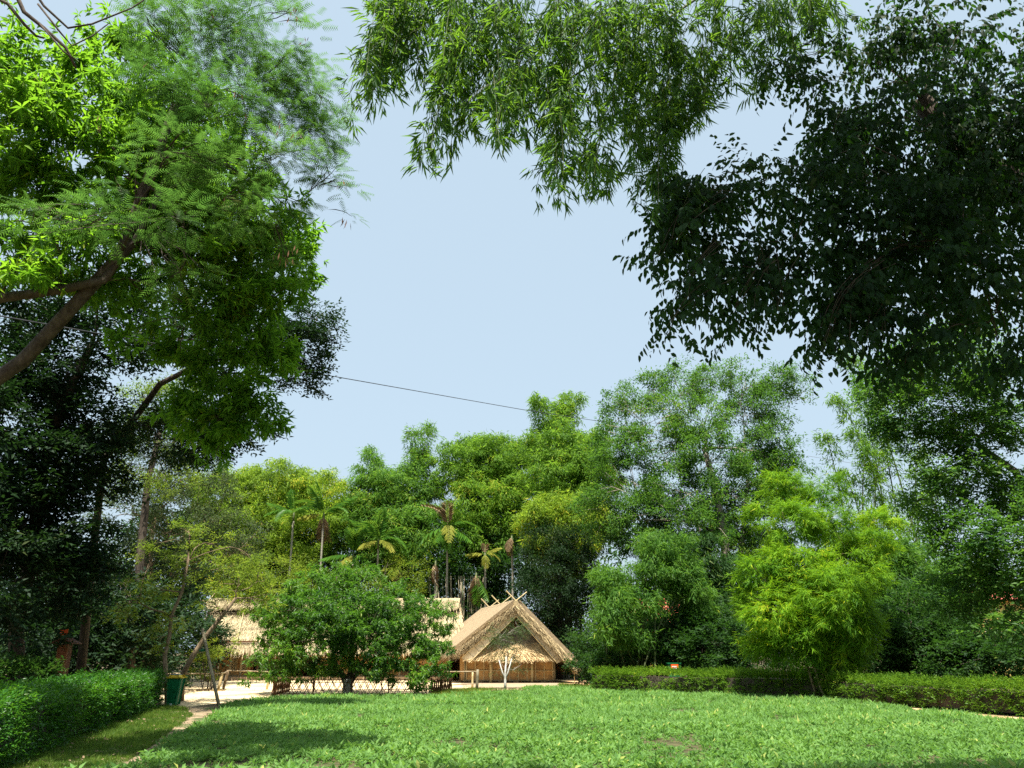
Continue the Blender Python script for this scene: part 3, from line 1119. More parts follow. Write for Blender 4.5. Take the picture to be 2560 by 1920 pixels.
# front wall with bamboo frame
wallbox = lambda u0, u1, z0, z1, w, mat, name='wall': None
mb = MB()
mb.prism([HL(-hw, 0, .1), HL(hw, 0, .1), HL(hw, 0, 1.75), HL(-hw, 0, 1.75)], ww * .06)
fw = mb.build('front_wall', M['matting'], hut)
mb = MB()
mb.prism([HL(-hw - .001, .061, .1), HL(-hw - .001, 1.7, .1), HL(-hw - .001, 1.7, 1.7), HL(-hw - .001, .061, 1.7)], uu * .06)
mb.prism([HL(hw - .06, .061, .1), HL(hw - .06, 7.5, .1), HL(hw - .06, 7.5, 1.6), HL(hw - .06, .061, 1.6)], uu * .06)
mb.prism([HL(-hw, 7.5, .1), HL(hw, 7.5, .1), HL(hw * .8, 7.5, 2.2), HL(-hw * .7, 7.5, 2.4)], ww * .06)
mb.build('side_wall', M['matting'], hut)
for i in range(11):
    u = -hw + .1 + (2 * hw - .2) * i / 10
    mb = MB()
    mb.box(HL(u, -.035, .72), (.045, .035, 1.3))
    mb.build('batten', M['cane'], hut)
for z in (.68,):
    mb = MB()
    pole(mb, HL(-hw, -.07, z), HL(hw, -.07, z - .03), .028)
    mb.build('rail', M['cane'], hut)
mb = MB()
pole(mb, HL(-hw - .1, -.06, .12), HL(hw + .1, -.06, .12), .045)
mb.build('sill_pole', M['greycane'], hut)
for u in (-1.13, 1.28):
    mb = MB()
    mb.tube([HL(u, -.14, -.02), HL(u, -.14, 1.5)], [.09, .085], 8)
    mb.build('post', M['cane'], hut, True)
for u in (-hw, hw):
    mb = MB()
    mb.tube([HL(u, -.05, -.02), HL(u, -.05, 1.6)], [.06, .055], 8)
    mb.build('post', M['greycane'], hut, True)
for u in (-2.2, -1.7, -.5, .4, 2.0):
    mb = MB()
    mb.box(HL(u, .1, .05), (.3, .25, .1))
    mb.build('footing_stone', M['plinth'], hut)
mb = MB()
pole(mb, HL(3.5, -.95, 0), HL(3.5, -.95, .95), .022)
mb.build('eave_prop', M['cane'], hut)
# crossed ridge poles
for w_, ln in ((-.9, 1.0), (3.2, .45), (6.6, .45)):
    for s_ in (-1, 1):
        ee = le_f if s_ < 0 else re_f
        ev = HL(-3.25 if s_ < 0 else 3.6, w_, 1.75 if s_ < 0 else .98)
        ap = HL(.15, w_, 4.35)
        nrm = nl if s_ < 0 else nr
        lo_t = (.95 if s_ < 0 else .35) if ln == 1.0 else .3
        a = ap + (ev - ap) * lo_t + nrm * .13
        b = ap - unit(ev - ap) * .95 + nrm * .16
        mb = MB()
        pole(mb, a, b, .042)
        mb.build('ridge_pole', M['cane'], hut)
for t in (.25, .55, .85):
    mb = MB()
    a = apex_f + (le_f - apex_f) * t + nl * .12
    b = apex_b + (le_b - apex_b) * t + nl * .12
    pole(mb, a, b, .024)
    mb.build('roof_batten', M['cane'], hut)
mb = MB()                                     # ridge straw roll
mb.tube([apex_f + ZZ * .02, apex_b + ZZ * .02], .2, 8)
for _ in range(2500):
    t = rngk.random()
    p = apex_f * (1 - t) + apex_b * t + (rngk.normal(0, .1), 0, .2)
    q = p + uu * rngk.choice((-1, 1)) * rngk.uniform(.15, .5) - ZZ * rngk.uniform(.08, .35)
    mb.add([p, p + ww * .03, q], [(0, 1, 2)], float(rngk.random()))
mb.build('ridge_thatch', M['straw'], hut)

# ================================================================ FENCES, POLES, SMALL THINGS
# crossed-bamboo fence round the round tree
FA, FB = G(680, 1739), G(1078, 1738)
fence = thing('lattice_fence', 'low crossed-bamboo fence around the foot of the round tree', 'fence', FA)
box_me = bpy.data.meshes.new('slat')
_m = MB()
_m.box((0, 0, .5), (1, 1, 1))
box_me.from_pydata(_m.v, [], _m.f)
box_me.materials.append(M['lattice'])


def strip(a, b, w, th, parent, name='slat'):
    a, b = Vector(map(float, a)), Vector(map(float, b))
    o = link(name, box_me, parent)
    d = b - a
    q = d.to_track_quat('Z', 'Y').to_matrix().to_4x4()
    o.matrix_local = Matrix.Translation(a - Vector(world_loc(parent))) @ q @ Matrix.Diagonal((w, th, d.length, 1))
    return o


FC, FD = FB + (.6, 3.4, 0), FA + (-.25, 3.4, 0)
rf = np.random.default_rng(3)
for (p, q) in ((FA, FB), (FB, FC), (FC, FD), (FD, FA)):
    L = np.linalg.norm(q - p)
    d = (q - p) / L
    nn = np.array((-d[1], d[0], 0))
    k = int(L / .30)
    h = .56
    for i in range(k + 1):
        x = L * i / k
        for s_ in (-1, 1):
            x2 = x + s_ * .32
            if -.05 <= x2 <= L + .05:
                strip(p + d * x + nn * .015 * s_, p + d * (x2 + rf.normal(0, .03)) + nn * .015 * s_ + (0, 0, h + rf.uniform(-.03, .06)), .046, .02, fence)
        if i % 5 == 0:
            strip(p + d * (x + .1) + nn * .03, p + d * (x + .1 + rf.normal(0, .03)) + nn * .03 + (0, 0, h + .1), .07, .045, fence, 'stake')
    for z in (.08, h - .06):
        strip(p + nn * .04 + (0, 0, z), q + nn * .04 + (0, 0, z), .03, .02, fence, 'rail')


def rail_fence(label, posts, rails):
    f = thing('rail_fence', label, 'fence', posts[0][0], 'low wooden rail fences around the yard')
    for a, b, r, m in posts:
        mb = MB()
        pole(mb, a, b, r, 8)
        mb.build('post', M[m], f, True)
    for a, b, r in rails:
        mb = MB()
        pole(mb, a, b, r, 6)
        mb.build('rail', M['rail'], f, True)
    return f


p1, p2, p3 = G(545, 1726), G(558, 1723), G(667, 1724)
p0 = G(395, 1728)
rail_fence('low rail fence crossing the yard between the bin and the lattice fence',
           [(p1, p1 + (.12, 0, .78), .07, 'cane'), (p2, p2 + (.13, 0, .85), .07, 'barkwarm'), (p3, p3 + (.05, 0, .8), .06, 'cane'), (p0, p0 + (0, 0, .75), .06, 'greycane')],
           [(p0 + (0, 0, .74), p1 + (.12, 0, .74), .035), (p2 + (.12, 0, .84), p3 + (.05, 0, .8), .035), (p1 + (.1, 0, .72), p2 + (.1, 0, .8), .03)])
q1, q2, q0 = G(1192, 1726), G(1181, 1722), G(1060, 1722)
rail_fence('low rail fence running left from the corner of the gabled hut',
           [(q1, q1 + (.03, 0, .92), .07, 'greycane'), (q2, q2 + (0, 0, .8), .05, 'cane'), (q0, q0 + (0, 0, .75), .05, 'greycane')],
           [(q0 + (0, -.02, .78), q1 + (0, .05, .82), .032), (q0 + (0, -.02, .12), q1 + (0, .05, .3), .026)])

# litter bin
B0 = G(432, 1764)
binr = thing('litter_bin', 'green litter bin with a yellow-rimmed lid at the end of the left hedge', 'bin', B0)
bl = lambda x, y, z: B0 + np.array((x, y, z))


def frustum(mb, w0, d0, w1, d1, z0, z1, bev=.04):
    r0, r1 = [], []
    for w, d, z, out in ((w0, d0, z0, r0), (w1, d1, z1, r1)):
        for sx, sy in ((-1, -1), (1, -1), (1, 1), (-1, 1)):
            c = (sx * (w / 2), sy * (d / 2))
            for k in ((0, 1) if sx * sy > 0 else (1, 0)):
                out.append(bl(c[0] - sx * bev * (k == 0) * 1, c[1] - sy * bev * (k == 1), z))
    ring0, ring1 = r0, r1
    n = len(ring0)
    mb.add(ring0 + ring1, [(i, (i + 1) % n, (i + 1) % n + n, i + n) for i in range(n)] + [tuple(range(n))[::-1], tuple(range(n, 2 * n))])


mb = MB()
frustum(mb, .36, .34, .5, .44, .03, .86)
mb.build('body', M['green'], binr)
mb = MB()
frustum(mb, .56, .5, .57, .51, .862, .9, .05)
mb.build('rim', M['yellow'], binr)
mb = MB()
frustum(mb, .5, .45, .42, .36, .902, .97, .08)
lid = mb.build('lid', M['yellow'], binr)
mb = MB()
frustum(mb, .36, .3, .35, .28, .9715, .985, .06)
fl = mb.build('flap', M['bluegrey'], lid)
mb = MB()
frustum(mb, .27, .2, .27, .19, .9865, .992, .04)
mb.build('flap_panel', M['green'], lid)
mb = MB()
mb.box(bl(.02, -.235, .05), (.06, .02, .06))
mb.build('foot_pedal', M['bluegrey'], binr)
mb = MB()
mb.box(bl(-.14, -.05, .02), (.05, .2, .04))
mb.box(bl(.14, -.05, .02), (.05, .2, .04))
mb.build('foot', M['darkin'], binr)

# far green bin with orange sign behind right hedge
b2 = G(1690, 1722)
bin2 = thing('litter_bin', 'dark green bin with an orange notice behind the right hedge', 'bin', b2)
mb = MB()
mb.prism([b2 + (-.28, 0, .02), b2 + (.28, 0, .02), b2 + (.32, 0, 1.15), b2 + (-.32, 0, 1.15)], (0, .5, 0))
mb.build('body', M['green'], bin2)
mb = MB()
mb.box(b2 + (0, -.035, 1.0), (.36, .02, .24))
pl = mb.build('notice', M['orange'], bin2)
mb = MB()
mb.box(b2 + (-.02, -.05, 1.02), (.24, .006, .035))
mb.box(b2 + (.02, -.05, .95), (.16, .006, .025))
mb.build('lettering', M['white'], pl)
mb = MB()
mb.box(b2 + (0, .25, 1.17), (.7, .6, .04))
mb.build('lid', M['green'], bin2)

# louvred wooden box on a post, orange plate above it
lb0 = np.array((*W(146, 1686, 25.5)[:2], 0.0))
lw = thing('wooden_box', 'tall narrow varnished wooden box with slatted front and little pitched roof', 'box', lb0)
z0, z1 = W(146, 1686, 25.5)[2], W(168, 1610, 25.5)[2]
mb = MB()
mb.box(lb0 + (0, .14, (z0 + z1) / 2), (.3, .24, z1 - z0))
mb.build('case', M['woodred'], lw)
for i in range(16):
    mb = MB()
    zz = z0 + .05 + (z1 - z0 - .08) * (i + .5) / 16
    mb.box(lb0 + (0, -.005, zz), (.28, .012, (z1 - z0) / 16 * .74), Matrix.Rotation(radians(-18), 3, 'X'))
    mb.build('slat', M['wood'], lw)
for s_ in (-1, 1):
    mb = MB()
    mb.box(lb0 + (s_ * .148, -.012, (z0 + z1) / 2), (.022, .03, z1 - z0))
    mb.build('frame_post', M['wood'], lw)
mb = MB()
mb.box(lb0 + (0, -.03, z0 + (z1 - z0) * .42), (.3, .05, .02))
mb.build('ledge', M['cane'], lw)
mb = MB()
mb.box(lb0 + (0, -.02, z0 - .012), (.32, .3, .02))
mb.build('base_board', M['cane'], lw)
for s_ in (-1, 1):
    mb = MB()
    mb.prism([lb0 + (0, -.18, z1 + .17), lb0 + (s_ * .36, -.18, z1), lb0 + (s_ * .36, .42, z1), lb0 + (0, .42, z1 + .17)], (0, 0, .022))
    mb.build('roof_board', M['woodred'], lw)
for s_ in (-1, 1):
    mb = MB()
    mb.box(lb0 + (s_ * .1, .15, z0 / 2), (.06, .06, z0 - .03))
    mb.build('leg', M['woodred'], lw)
sp = W(158, 1580, 26.5)
sg = thing('orange_plate', 'small orange plate with a line of white lettering on a stake above the wooden box', 'sign', (sp[0], sp[1], 0))
mb = MB()
mb.box(sp, (.3, .02, .19))
pp = mb.build('plate', M['orange'], sg)
mb = MB()
for k in range(7):
    mb.box(sp + (-.06 + k * .027, -.0135, -.045), (.018, .006, .03 if k % 3 else .022))
mb.build('lettering', M['white'], pp)
mb = MB()
pole(mb, (sp[0] - .1, sp[1] + .04, 0), sp + (.05, .04, .05), .022)
mb.build('stake', M['greycane'], sg)

# bamboo prop pole leaning on the small tree
pr0, pr1 = G(548, 1768), W(506, 1572, 28.2)
o = thing('prop_pole', 'leaning bamboo pole propping the branch of the small tree by the bin', 'pole', pr0)
mb = MB()
pole(mb, pr0, pr1, .055, 8)
mb.build('cane', M['greycane'], o, True)
mb = MB()
tt = pr0 * .06 + pr1 * .94 - (0, 0, .55)
mb.tube([tt + (-.05, 0, -.03), tt + (.12, 0, 0), tt + (.14, 0, .05)], .06, 7)
mb.build('tie', M['green'], o, True)

# overhead cable
mb = MB()
cp = [W(-160, 762, 12.5), W(0, 790, 14), W(400, 861, 18.5), W(800, 935, 25), W(1050, 979, 31), W(1300, 1023, 38), W(1570, 1064, 53)]
fine = []
for i in range(len(cp) - 1):
    for k in range(4):
        fine.append(cp[i] + (cp[i + 1] - cp[i]) * k / 4)
mb.tube(fine + [cp[-1]], .016, 5)
o = mb.build('cable', M['wire'])
tag(o, 'thin dark cable strung across the sky from upper left to the trees', 'cable')
mb = MB()
cp = [W(2020, 1140, 55), W(2100, 1153, 54), W(2400, 1200, 50), W(2700, 1245, 47)]
mb.tube(cp, .012, 5)
o = mb.build('cable', M['wire'])
tag(o, 'second cable behind the tall sparse bamboo at the right', 'cable')


# ================================================================ HEDGES
def hedge(label, A, B, width, h, mat, seed, den=900, sc=1.0, parts=0, kind='mid', back=1):
    """A-B: foot of the side facing the camera; width goes away from it"""
    rng = np.random.default_rng(seed)
    A, B = np.asarray(A, float), np.asarray(B, float)
    L = np.linalg.norm(B - A)
    d = (B - A) / L
    n = np.array((-d[1], d[0], 0)) * back
    root = thing('hedge', label, 'hedge', A, 'clipped hedges bordering the field')
    mb = MB()
    ins = .12
    a, b = A + d * ins + n * ins, B - d * ins + n * ins
    mb.prism([a + (0, 0, .08), b + (0, 0, .08), b + n * (width - 2 * ins) + (0, 0, .08), a + n * (width - 2 * ins) + (0, 0, .08)], (0, 0, h - .12 - ins))
    mb.build('stems', M['bark'], root)
    P, Y, Pi = [], [], []

    def face(area, fn, yaw, pit):
        k = int(area * den)
        p = fn(rng.random(k), rng.random(k))
        P.append(p)
        Y.append(np.full(k, yaw) + rng.normal(0, .9, k))
        Pi.append(np.full(k, pit) + rng.normal(0, .4, k))
    yo = math.atan2(-n[1], -n[0])
    wob = lambda u, v: .05 * np.sin(u * L * 2.1) + .04 * np.sin(v * 5 + u * 9)
    face(L * h, lambda u, v: A + d * (u * L)[:, None] + np.outer(v ** .8 * h, ZZ) - n * (wob(u, v) - .1)[:, None] + rng.normal(0, .04, (len(u), 3)), yo, .1)
    face(L * width * 1.1, lambda u, v: A + d * (u * L)[:, None] + n * (v * width)[:, None] + np.outer(h - .05 + .035 * np.sin(u * L * 1.7 + v * 4), ZZ) + rng.normal(0, .035, (len(u), 3)), yo, .8)
    for E, s_ in ((A, -1), (B, 1)):
        face(width * h, lambda u, v: E + n * (u * width)[:, None] + np.outer(v * h, ZZ) - d * s_ * .1 + rng.normal(0, .05, (len(u), 3)), math.atan2(d[1] * s_, d[0] * s_), .1)
    P, Y, Pi = map(np.concatenate, (P, Y, Pi))
    st_ = rng.random(len(P)) < .035           # stray shoots
    P[st_, 2] += rng.uniform(.02, .13, st_.sum()) * (P[st_, 2] > h * .6)
    P[st_] -= n * rng.uniform(0, .1, (st_.sum(), 1))
    holes = np.array([noise.noise(Vector(q) * 2.3) for q in P]) > -.3
    P, Y, Pi = P[holes], Y[holes], Pi[holes]
    vis = np.abs(P[:, 0]) < P[:, 1] * .72 + 2.5
    P, Y, Pi = P[vis], Y[vis], Pi[vis]
    P[:, 2] = np.maximum(P[:, 2], .06)
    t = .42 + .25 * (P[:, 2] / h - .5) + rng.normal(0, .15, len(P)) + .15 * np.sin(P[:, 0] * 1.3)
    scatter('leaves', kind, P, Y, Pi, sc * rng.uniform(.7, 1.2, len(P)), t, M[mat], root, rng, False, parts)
    return root


hA, hB = np.array((-9.4, 9.0, 0)), G(398, 1765)
ext = G(75, 1895)
hdir = unit(hB - ext)
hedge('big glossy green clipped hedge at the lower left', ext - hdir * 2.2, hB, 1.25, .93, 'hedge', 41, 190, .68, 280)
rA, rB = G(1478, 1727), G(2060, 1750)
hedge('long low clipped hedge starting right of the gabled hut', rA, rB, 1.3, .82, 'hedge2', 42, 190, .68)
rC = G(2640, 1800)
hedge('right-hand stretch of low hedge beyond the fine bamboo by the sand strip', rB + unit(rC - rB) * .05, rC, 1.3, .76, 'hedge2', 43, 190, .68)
hedge('dim short hedge at the left edge behind the big hedge', W(-140, 1740, 20) * (1, 1, 0), W(138, 1715, 23.5) * (1, 1, 0), 1.3, 1.25, 'darkmid', 44, 120, 1.0)


# ================================================================ PALMS
def frond_mesh(name, mat, rng, L=1.9, droop=.9, n=15, wl=.55):
    V, T, C = [], [], []
    pts = []
    for i in range(n + 1):
        t = i / n
        x = L * t * (1 - .25 * t * droop)
        z = L * (.25 * t - .75 * droop * t * t)
        pts.append(np.array((x, 0, z)))
    for i in range(n):
        a, b = pts[i], pts[i + 1]
        k = len(V)
        V += [a + (0, .02, 0), a - (0, .02, 0), b]
        T.append((k, k + 1, k + 2))
        C.append(.8)
        if i > 1:
            for s_ in (-1, 1):
                l = wl * math.sin(pi * (.15 + .8 * i / n)) * rng.uniform(.85, 1.1)
                d = unit((.75, s_ * .9, -.45 + rng.normal(0, .12)))
                tip = a + d * l
                tip[2] -= l * .25
                w = unit(b - a) * .075
                mid = a + d * l * .45 + (0, 0, .03)
                k = len(V)
                V += [a, mid - w, tip, mid + w]
                T += [(k, k + 1, k + 2), (k, k + 2, k + 3)]
                cc = rng.uniform(.2, .9)
                C += [cc, cc]
    me = bpy.data.meshes.new(name)
    me.from_pydata([tuple(map(float, v)) for v in V], [], T)
    a = me.attributes.new('tint', 'FLOAT', 'FACE')
    a.data.foreach_set('value', [float(c) for c in C])
    me.materials.append(M[mat])
    return me


rp = np.random.default_rng(77)
FR = {'g': [frond_mesh('frond', 'palm', rp, 1.9, dr) for dr in (.35, .7, 1.1)],
      'y': [frond_mesh('frond', 'palmyellow', rp, 1.5, dr) for dr in (.5, .9, 1.2)],
      'd': [frond_mesh('dry_frond', 'palmdry', rp, 1.7, dr) for dr in (.9, 1.2, 1.3)]}


def palm(px, py, Y, label, fr, size=1.0, lean=0):
    """fr: list of (kind, yaw deg, pitch deg)"""
    top = W(px, py, Y)
    base = np.array((top[0] - lean, Y + .2, 0))
    r = thing('areca_palm', label, 'palm', base, 'slender areca palms behind the houses')
    mb = MB()
    pts = [base + (top - base) * t + np.array((math.sin(t * 3) * .08, 0, 0)) for t in np.linspace(0, 1, 12)]
    mb.tube(pts, [.10 - .03 * i / 11 for i in range(12)], 8)
    mb.build('trunk', M['palmtrunk'], r, True)
    mb = MB()
    mb.tube([pts[-1] - (0, 0, .1), pts[-1] + (0, 0, .25), pts[-1] + (0, 0, .7)], [.07, .1, .05], 8)
    mb.build('crownshaft', M['culm'], r, True)
    for i, (k, yaw, pit) in enumerate(fr):
        o = link(FR[k][i % 3].name.split('.')[0], FR[k][i % 3], r)
        o.matrix_local = Matrix.Translation(Vector(top - base) + Vector((0, 0, .55))) @ Matrix.Rotation(radians(yaw), 4, 'Z') @ \
            Matrix.Rotation(radians(-pit), 4, 'Y') @ Matrix.Scale(size * rp.uniform(1.1, 1.35), 4)
    return r


full = [('g', 200, 60), ('g', 250, 35), ('g', 300, 45), ('g', 345, 25), ('g', 15, 50), ('g', 160, 25), ('g', 120, 60), ('g', 60, 55), ('g', 90, 80)]
palm(733, 1300, 60, 'dark drooping palm crown left of the brown-fronded palm', [('g', y, p) for y, p in ((180, 20), (215, 5), (250, 10), (300, 0), (340, 20), (10, 45), (120, 60))], 1.1)
palm(808, 1305, 60, 'palm with one brown dead frond hanging down its trunk', [('g', 190, 75), ('g', 240, 65), ('g', 330, 35), ('g', 0, 30), ('g', 20, 45), ('g', 170, 55), ('y', 200, -5), ('d', 280, -75), ('d', 250, -80)], 1.25)
palm(882, 1405, 60, 'short palm with upright and pale drooping fronds above the round tree', [('g', 200, 80), ('g', 320, 75), ('g', 260, 85), ('y', 240, -30), ('g', 300, -40), ('g', 340, -10), ('g', 190, -10)], 1.15)
palm(945, 1370, 60, 'full palm crown spreading over the top of the round tree', [('g', 190, 35), ('g', 170, 55), ('g', 250, 60), ('g', 300, 75), ('g', 0, 45), ('g', 340, 20), ('y', 230, -15), ('y', 320, -5), ('g', 20, 10)], 1.2)
palm(1118, 1335, 60, 'tall palm with hanging fronds and a dry spear on top', [('g', 250, -35), ('g', 290, -50), ('y', 280, 0), ('g', 180, 20), ('g', 190, -20), ('g', 350, 25), ('g', 330, -30), ('d', 270, 85), ('d', 200, 80)], 1.25)
palm(1212, 1405, 60, 'small bright yellow palm just above the hut roof', [('y', 190, 5), ('y', 170, 15), ('y', 350, 15), ('y', 10, 30), ('y', 280, -30), ('d', 90, 80)], .85)
palm(1279, 1362, 60, 'palm trunk with only a brown hanging frond beside the dark tree', [('d', 250, -30), ('d', 220, -55), ('y', 240, -50)], .8)
palm(1088, 1425, 60, 'thin palm with a dry drooping tuft left of the tall palm', [('d', 270, -70), ('d', 200, -60), ('g', 60, 40), ('g', 150, 45)], .9)
palm(1190, 1455, 60, 'low palm with brown fronds collapsed against its trunk', [('d', 250, -65), ('g', 290, -60), ('d', 200, -70), ('g', 330, -60), ('d', 270, -50)], 1.15)
palm(995, 1440, 60, 'half-hidden palm with pale broken fronds right of the round tree top', [('y', 190, 0), ('y', 250, -20), ('g', 340, 40), ('d', 280, -70)], .8)

# ================================================================ BACKGROUND BAMBOO AND TREES
# far dark belt closing the view low down
belt = [(200 + i * 170, 1500 - 60 * math.sin(i * 1.7), 74, 130, 150, 4) for i in range(-3, 17)]
rngb = np.random.default_rng(91)
C, D, B = blob_clumps(belt, .35, rngb, .2)
P, yaw, pitch = sprigs_on(C, D, 8, 1.4, rngb, .1)
o = scatter('far_woodland', 'far', P, yaw, pitch, 2.8 * rngb.uniform(.8, 1.2, len(P)), .35 + rngb.normal(0, .15, len(P)), M['darkmid'], None, rngb)
tag(o, 'dim far woodland closing the view behind all the bamboo', 'woodland', None, 'stuff')

GB = 'bamboo clumps behind the houses'
gx = lambda px, Y: np.array((*W(px, 1690, Y)[:2], 0.0))
bamboo('bamboo_clump', 'yellow-green feathery bamboo clump left of the palms', gx(660, 62),
       [(530, 1190, 60), (580, 1165, 61), (620, 1160, 62), (680, 1160, 62), (730, 1165, 63), (770, 1180, 62), (810, 1175, 63), (840, 1230, 62),
        (560, 1270, 59), (640, 1260, 58), (720, 1250, 59), (790, 1280, 59), (500, 1260, 60), (690, 1330, 57), (600, 1340, 57), (780, 1360, 58), (850, 1330, 60)],
       'bamyellow', 101, dY=4.5, fill=[(560, 1240, 60, 90, 60), (680, 1220, 61, 100, 60), (790, 1240, 61, 80, 60), (620, 1330, 59, 110, 60), (760, 1340, 59, 90, 60), (850, 1310, 61, 50, 60), (500, 1330, 60, 60, 60)], per_m=3, rad=1.5, scale=1.0, start=.42, group=GB, sub=3, jit=32, tintmu=.55)
bamboo('bamboo_clump', 'mid-green bamboo clump with a thin plume behind the palms', gx(960, 61),
       [(920, 1110, 61, .7), (935, 1160, 61), (890, 1210, 60), (960, 1175, 61), (1000, 1180, 62), (1060, 1060, 62, .75), (1050, 1120, 62, .8), (1050, 1200, 60),
        (1010, 1260, 59), (930, 1270, 59), (880, 1300, 60), (1080, 1260, 59), (980, 1330, 58), (1040, 1340, 58)],
       'bamgreen', 102, dY=4.5, fill=[(960, 1240, 60, 80, 60), (1030, 1210, 61, 60, 60), (910, 1300, 60, 60, 60), (990, 1340, 59, 90, 60), (1060, 1310, 59, 50, 50)], per_m=3, rad=1.35, start=.42, group=GB, sub=3, jit=22, tintmu=.62)
bamboo('bamboo_clump', 'broad billowing bamboo clump in the middle behind the hut', gx(1230, 62),
       [(1110, 1140, 62), (1140, 1110, 62), (1180, 1090, 62), (1220, 1085, 63), (1260, 1095, 62), (1300, 1100, 62), (1150, 1180, 61), (1230, 1170, 61), (1300, 1170, 60),
        (1130, 1260, 60), (1200, 1260, 59), (1270, 1250, 59), (1100, 1330, 60), (1180, 1350, 59), (1240, 1370, 60)],
       'bamfar', 103, dY=4.5, fill=[(1150, 1170, 61, 70, 60), (1240, 1150, 62, 80, 60), (1300, 1170, 62, 60, 60), (1190, 1260, 60, 90, 70), (1290, 1260, 60, 60, 60), (1140, 1340, 60, 80, 50), (1240, 1350, 60, 70, 50)], per_m=3, rad=1.45, start=.42, group=GB, sub=3, jit=30, tintmu=.5)
bamboo('bamboo_clump', 'tallest airy bamboo plume rising left of the big spreading tree', gx(1400, 62),
       [(1335, 990, 62, 1.0), (1370, 1040, 62, 1.1), (1400, 1010, 63, .8), (1440, 985, 63, .7), (1345, 1085, 61), (1420, 1090, 61), (1480, 1090, 62), (1360, 1150, 60),
        (1440, 1160, 60), (1500, 1150, 60), (1480, 1210, 59), (1380, 1220, 59)],
       'bamfar', 104, fill=[(1390, 1110, 61, 60, 60), (1460, 1130, 61, 70, 60), (1400, 1190, 60, 80, 60), (1490, 1200, 60, 60, 60)], per_m=3, rad=1.3, start=.45, group=GB, sub=3, jit=20, tintmu=.52)
bamboo('bamboo_clump', 'bright yellow-green bamboo lobe leaning above the dark evergreen tree', gx(1420, 57),
       [(1320, 1290, 56), (1360, 1250, 56), (1410, 1240, 56), (1460, 1250, 56), (1500, 1280, 56), (1330, 1340, 55), (1400, 1330, 55), (1470, 1340, 55), (1440, 1390, 55)],
       'bamyellow', 105, fill=[(1350, 1300, 56, 50, 45), (1430, 1290, 56, 70, 45), (1490, 1310, 56, 40, 45), (1400, 1360, 56, 70, 35)], fill_d=6.5, per_m=5, rad=1.2, start=.62, group=GB, sub=3, jit=16, tintmu=.65)

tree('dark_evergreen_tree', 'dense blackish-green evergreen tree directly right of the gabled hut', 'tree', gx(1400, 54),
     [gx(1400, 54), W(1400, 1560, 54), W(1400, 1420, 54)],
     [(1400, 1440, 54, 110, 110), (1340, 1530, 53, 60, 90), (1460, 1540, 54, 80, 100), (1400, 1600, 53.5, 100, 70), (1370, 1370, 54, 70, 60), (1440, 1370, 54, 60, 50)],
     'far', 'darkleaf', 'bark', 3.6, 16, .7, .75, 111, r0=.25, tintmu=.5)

tree('big_spreading_tree', 'tallest broad spreading tree with two pale grey trunks right of centre', 'tree', gx(1828, 50),
     [gx(1828, 50), W(1826, 1500, 50), W(1812, 1350, 50), W(1790, 1230, 50), W(1760, 1120, 50)],
     [(1620, 985, 52, 75, 55), (1700, 965, 52, 70, 50), (1560, 1030, 51, 65, 58), (1780, 960, 53, 60, 50), (1860, 965, 52, 60, 55), (1940, 950, 52, 60, 40), (1990, 935, 52, 30, 26),
      (2000, 990, 52, 28, 23), (1640, 1060, 50, 85, 65), (1750, 1050, 50, 90, 72), (1870, 1040, 51, 80, 72), (1540, 1110, 50, 70, 58), (1930, 1040, 52, 40, 43),
      (1640, 1140, 49, 100, 72), (1770, 1150, 49, 90, 87), (1900, 1130, 51, 85, 87), (1560, 1200, 49, 90, 79), (1700, 1230, 48, 100, 87), (1830, 1240, 49, 80, 87),
      (1950, 1200, 51, 60, 101), (1620, 1300, 48, 100, 72), (1750, 1330, 47, 80, 72), (1900, 1320, 51, 70, 101), (1500, 1280, 50, 60, 87), (1870, 1440, 50, 50, 87)],
     'far', 'bigtree', 'barkpale', 3.6, 14, .6, .84, 112, r0=.36, twigs=260, tintmu=.5, flat=.55, gap=(.55, -.3), twig_r=.02, shell=.55, limb_k=1.2)
t2 = MB()
t2.tube([gx(1842, 50.4), W(1846, 1500, 50.4), W(1856, 1340, 50.4), W(1870, 1200, 50.4)], [.2, .18, .15, .1], 8)
o = t2.build('second_trunk', M['barkpale'], bpy.data.objects['big_spreading_tree'], True)

